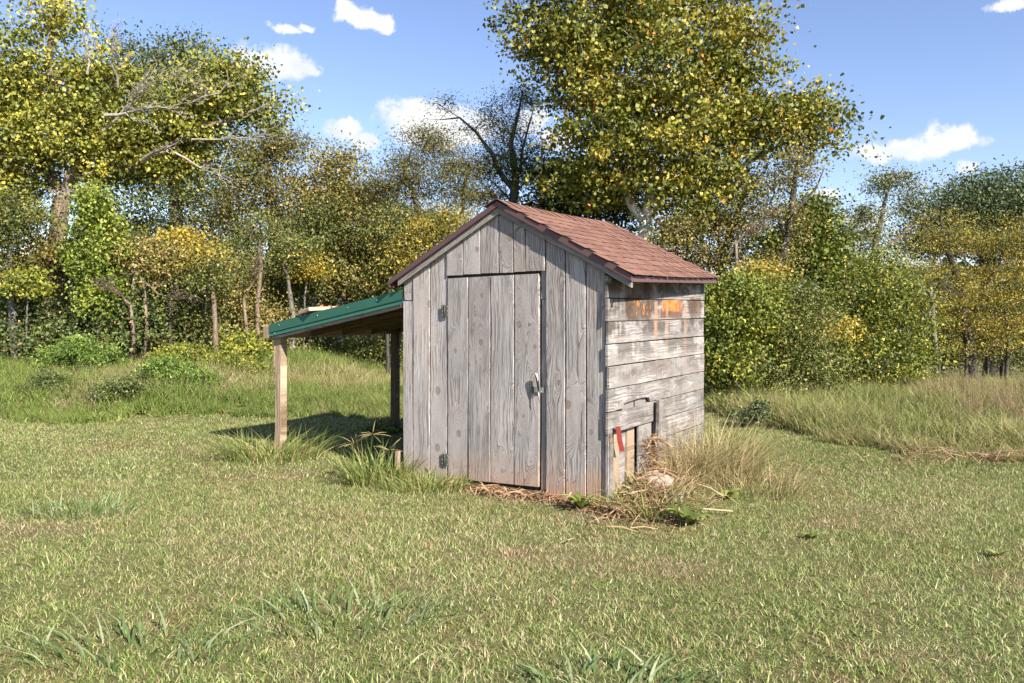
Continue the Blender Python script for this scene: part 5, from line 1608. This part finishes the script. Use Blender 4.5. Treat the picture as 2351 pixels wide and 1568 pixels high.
tuft('shaggy green grass tuft round the foot of lean-to front post', -2.60, 8.55, 460, 0.42, 0.16, 0.44, 0.0085, 0.8, T_green, 401, stretch=(1.25, 0.8))
tuft('dense green grass tuft along the shed front left of the door', -0.78, 7.12, 640, 0.34, 0.10, 0.24, 0.007, 0.7, T_green, 402, stretch=(1.15, 0.75))
tuft('loose green grass tuft at the shed front left corner', -1.25, 7.45, 460, 0.36, 0.15, 0.42, 0.0085, 0.75, T_green, 403)
tuft('pale dry grass clump arching out beside the shed right wall', *sl(2.62, 1.55)[:2], 620, 0.34, 0.35, 0.78, 0.005, 0.8, T_dry, 404)
tuft('dry tangled grass clump against the shed right wall middle', *sl(2.45, 1.05)[:2], 520, 0.26, 0.22, 0.60, 0.0055, 0.8, T_dry, 405)
tuft('tall green and straw grass clump at the shed back right corner', *sl(2.55, 2.15)[:2], 420, 0.30, 0.25, 0.62, 0.0055, 0.7, T_green, 406)
tuft('dry grass clump at the torn shed corner', *sl(2.50, 0.40)[:2], 300, 0.28, 0.10, 0.28, 0.006, 0.9, T_dry, 407)
tuft('mixed green weed grass in front of the torn shed corner', *sl(2.55, 0.02)[:2], 360, 0.30, 0.10, 0.26, 0.008, 0.9, T_green, 408)
tuft('wispy straw grass clump trailing right of the shed wall', *sl(3.05, 1.30)[:2], 420, 0.42, 0.15, 0.42, 0.005, 0.9, T_dry, 409)
tuft('broad bladed blue green tuft in the foreground left of centre', -0.88, 4.10, 130, 0.42, 0.10, 0.24, 0.010, 0.9, T_blue, 410, stretch=(1.3, 0.6))
tuft('broad bladed blue green tuft nearest the bottom left corner', -1.75, 3.75, 110, 0.40, 0.10, 0.22, 0.010, 0.9, T_blue, 411, stretch=(1.4, 0.6))
tuft('blue green grass tuft in lawn at left above the bare spot', -3.45, 6.25, 120, 0.34, 0.10, 0.22, 0.009, 0.8, T_blue, 412, stretch=(1.3, 0.7))
tuft('dark green broad bladed tuft at the bottom edge near centre', 0.42, 3.40, 120, 0.30, 0.06, 0.16, 0.011, 0.9, T_blue, 413, stretch=(1.4, 0.6))
p = at(-75, 810, 9.5)
tuft('long arching reed leaves poking in at the left frame edge', p.x, p.y, 26, 0.12, 0.7, 1.2, 0.016, 0.35, T_blue, 414, 'reed_clump')

# crabgrass with finger-like seed heads at the front left corner
for k, (px, py, top_z, lab) in enumerate(((-1.33, 7.30, 0.46, 'tallest'), (-1.52, 7.40, 0.36, 'leftmost'), (-1.16, 7.22, 0.33, 'rightmost'))):
    root = thing('crabgrass', '%s crabgrass stalk with starry seed head at shed front left' % lab, 'weed', (px, py, gz(px, py)), 0, 'crabgrass stalks')
    tb = Tubes(); tb.add([(0, 0, -0.02), (0.01, 0.01, top_z * .6), (0.03, 0.0, top_z)], [0.005, 0.004, 0.0035], 4)
    obj('stalk', tb.mesh('stalk', T_green), root)
    tb = Tubes(); rr = random.Random(60 + k)
    for j in range(9):
        a = j * 0.7 + rr.uniform(-.2, .2); L = rr.uniform(0.13, 0.21)
        el_ = rr.uniform(-0.3, 0.9)
        d_ = Vector((math.cos(a) * math.cos(el_), math.sin(a) * math.cos(el_), math.sin(el_)))
        c_ = Vector((0.03, 0, top_z))
        tb.add([c_, c_ + d_ * L * .6, c_ + d_ * L + Vector((0, 0, -0.015))], [0.0035, 0.0045, 0.002], 4)
    me = tb.mesh('seed_head', T_dry); a_ = me.attributes.new('rnd', 'FLOAT', 'FACE'); a_.data.foreach_set('value', np.full(len(me.polygons), 0.35, np.float32))
    obj('seed_head', me, root)

# broad-leaved weeds
def rosette(label, x, y, n, L, w, seed, up=0.6):
    rk = random.Random(seed)
    root = thing('broadleaf_weed', label, 'weed', (x, y, gz(x, y)), 0, 'broad leaved weeds')
    for k in range(n):
        a = 2 * math.pi * k / n + rk.uniform(-.3, .3)
        ll = L * rk.uniform(0.7, 1.15); ww = w * rk.uniform(0.8, 1.2); ee = up * rk.uniform(0.5, 1.3)
        d_ = Vector((math.cos(a), math.sin(a), 0)); s_ = Vector((-d_.y, d_.x, 0))
        v, f = [], []
        for i in range(7):
            u = i / 6
            c_ = d_ * ll * u + Vector((0, 0, ll * (ee * 1.3 * u - 0.75 * ee * u * u) + 0.01))
            hw = ww * (0.16 + 1.0 * math.sin(math.pi * min(1, u * 0.95 + 0.03)) ** 0.8) * (1 if i < 6 else 0.1) * (1 + 0.18 * (i % 2))
            v += [c_ - s_ * hw + Vector((0, 0, hw * .35)), c_, c_ + s_ * hw + Vector((0, 0, hw * .35))]
        for i in range(6):
            b = i * 3
            f += [[b, b + 1, b + 4, b + 3], [b + 1, b + 2, b + 5, b + 4]]
        obj('leaf', set_mesh('leaf', v, f, L_weed, {'rnd': [rk.uniform(0.2, 0.9)] * len(f)}, smooth=True), root)


rosette('large pale green broadleaf weed at lawn edge right of shed corner', 1.33, 5.92, 17, 0.17, 0.028, 1, 1.0)
rosette('leafy green weed against the front planks near right corner', 0.56, 6.32, 13, 0.16, 0.018, 2, 1.0)
rosette('small broadleaf weed in the lawn at the right frame side', 3.21, 5.18, 7, 0.075, 0.014, 3, 0.8)
rosette('low broadleaf weed in lawn between the dry spots at right', 2.15, 5.6, 7, 0.07, 0.013, 4, 0.7)
rosette('small lime green weed beside the dry grass clump', *sl(2.95, 0.75)[:2], 8, 0.12, 0.03, 5, 0.8)

# straw and dead stalks lying along the front and at the torn corner
def straw(name, label, n, fn, seed, lmin=0.06, lmax=0.25):
    rk = np.random.default_rng(seed)
    P_ = np.array([fn(rk) for _ in range(n)])
    a = rk.uniform(0, np.pi, n); e = rk.normal(0.08, 0.22, n); L = rk.uniform(lmin, lmax, n); w = rk.uniform(0.002, 0.005, n)
    d = np.stack([np.cos(a) * np.cos(e), np.sin(a) * np.cos(e), np.sin(e)], 1); s = np.stack([-np.sin(a), np.cos(a), rk.normal(0, .5, n)], 1)
    p0 = P_ - d * L[:, None] / 2; p2 = P_ + d * L[:, None] / 2
    p1 = P_ + np.stack([0 * a, 0 * a, rk.uniform(0, 0.02, n)], 1)
    V = np.stack([p0 - s * w[:, None], p0 + s * w[:, None], p1 - s * w[:, None], p1 + s * w[:, None], p2 - s * w[:, None], p2 + s * w[:, None]], 1).reshape(-1, 3)
    b = np.arange(n) * 6
    F = np.concatenate([np.stack([b, b + 1, b + 3, b + 2], 1), np.stack([b + 2, b + 3, b + 5, b + 4], 1)])
    r = np.tile(rk.uniform(0, 1, n), 2)
    return tag(obj(name, set_mesh(name, V, F, T_straw, {'rnd': r})), label, 'straw', None, 'stuff')


def f_front(rk):
    x = rk.uniform(0.55, 2.35); y = -abs(rk.normal(0.05, 0.07)) - 0.01
    p_ = sl(x, y); return (p_.x, p_.y, gz(p_.x, p_.y) + 0.01 + abs(rk.normal(0, 0.022)))


def f_corner(rk):
    x = 2.3 + abs(rk.normal(0, 0.28)); y = rk.normal(0.3, 0.40)
    p_ = sl(x, y); return (p_.x, p_.y, gz(p_.x, p_.y) + 0.01 + abs(rk.normal(0, 0.05)))


def f_wall(rk):
    p_ = sl(2.26 + abs(rk.normal(0, 0.03)), rk.normal(0.80, 0.08)); return (p_.x, p_.y, rk.uniform(0.0, 0.42))


straw('dry_straw', 'dry straw heaped along the foot of the front planks', 700, f_front, 501, 0.05, 0.20)
straw('dry_stalks', 'dead stalks tangled on the soil below the torn corner', 650, f_corner, 502)
straw('dead_stems', 'dead hanging stems in front of the torn boards', 120, f_wall, 503, 0.12, 0.3)
straw('brown_stalks', 'brown dead stalks at the right edge of the mown lawn', 260, lambda rk: (lambda x, y: (x, y, gz(x, y) + 0.02 + abs(rk.normal(0, .06))))(rk.normal(5.3, 0.7), rk.normal(8.35, 0.18)), 504, 0.1, 0.4)
# fallen leaves on the lean-to roof
rl = np.random.default_rng(510)
n = 90
lx_ = np.clip(rl.normal(-1.45, 0.25, n), -1.9, -0.8); ly_ = np.clip(np.abs(rl.normal(0.0, 0.4, n)) + 0.05, 0.05, 1.9)
P_ = np.array([tuple(sl(a, b, lz(a) + 0.012 + 0.01 * rl.uniform())) for a, b in zip(lx_, ly_)])
nb = 14
lb = np.array([tuple(sl(-1.28 + rl.normal(0, .06), 0.12 + rl.uniform(0, .25), lz(-1.25) + 0.078)) for _ in range(nb)])
L_litter = leaf_mat('fallen_leaf', [(0.0, (0.12, 0.05, 0.03)), (0.5, (0.32, 0.13, 0.06)), (1.0, (0.50, 0.22, 0.10))], 0.1)
tag(obj('fallen_leaves', leaf_mesh('fallen_leaves', np.concatenate([P_, lb]), rl.uniform(0, 1, n + nb), 0.07, 'oval', L_litter, rl, 2.0)), 'fallen red brown leaves on the green lean-to roof', 'leaves', None, 'stuff')
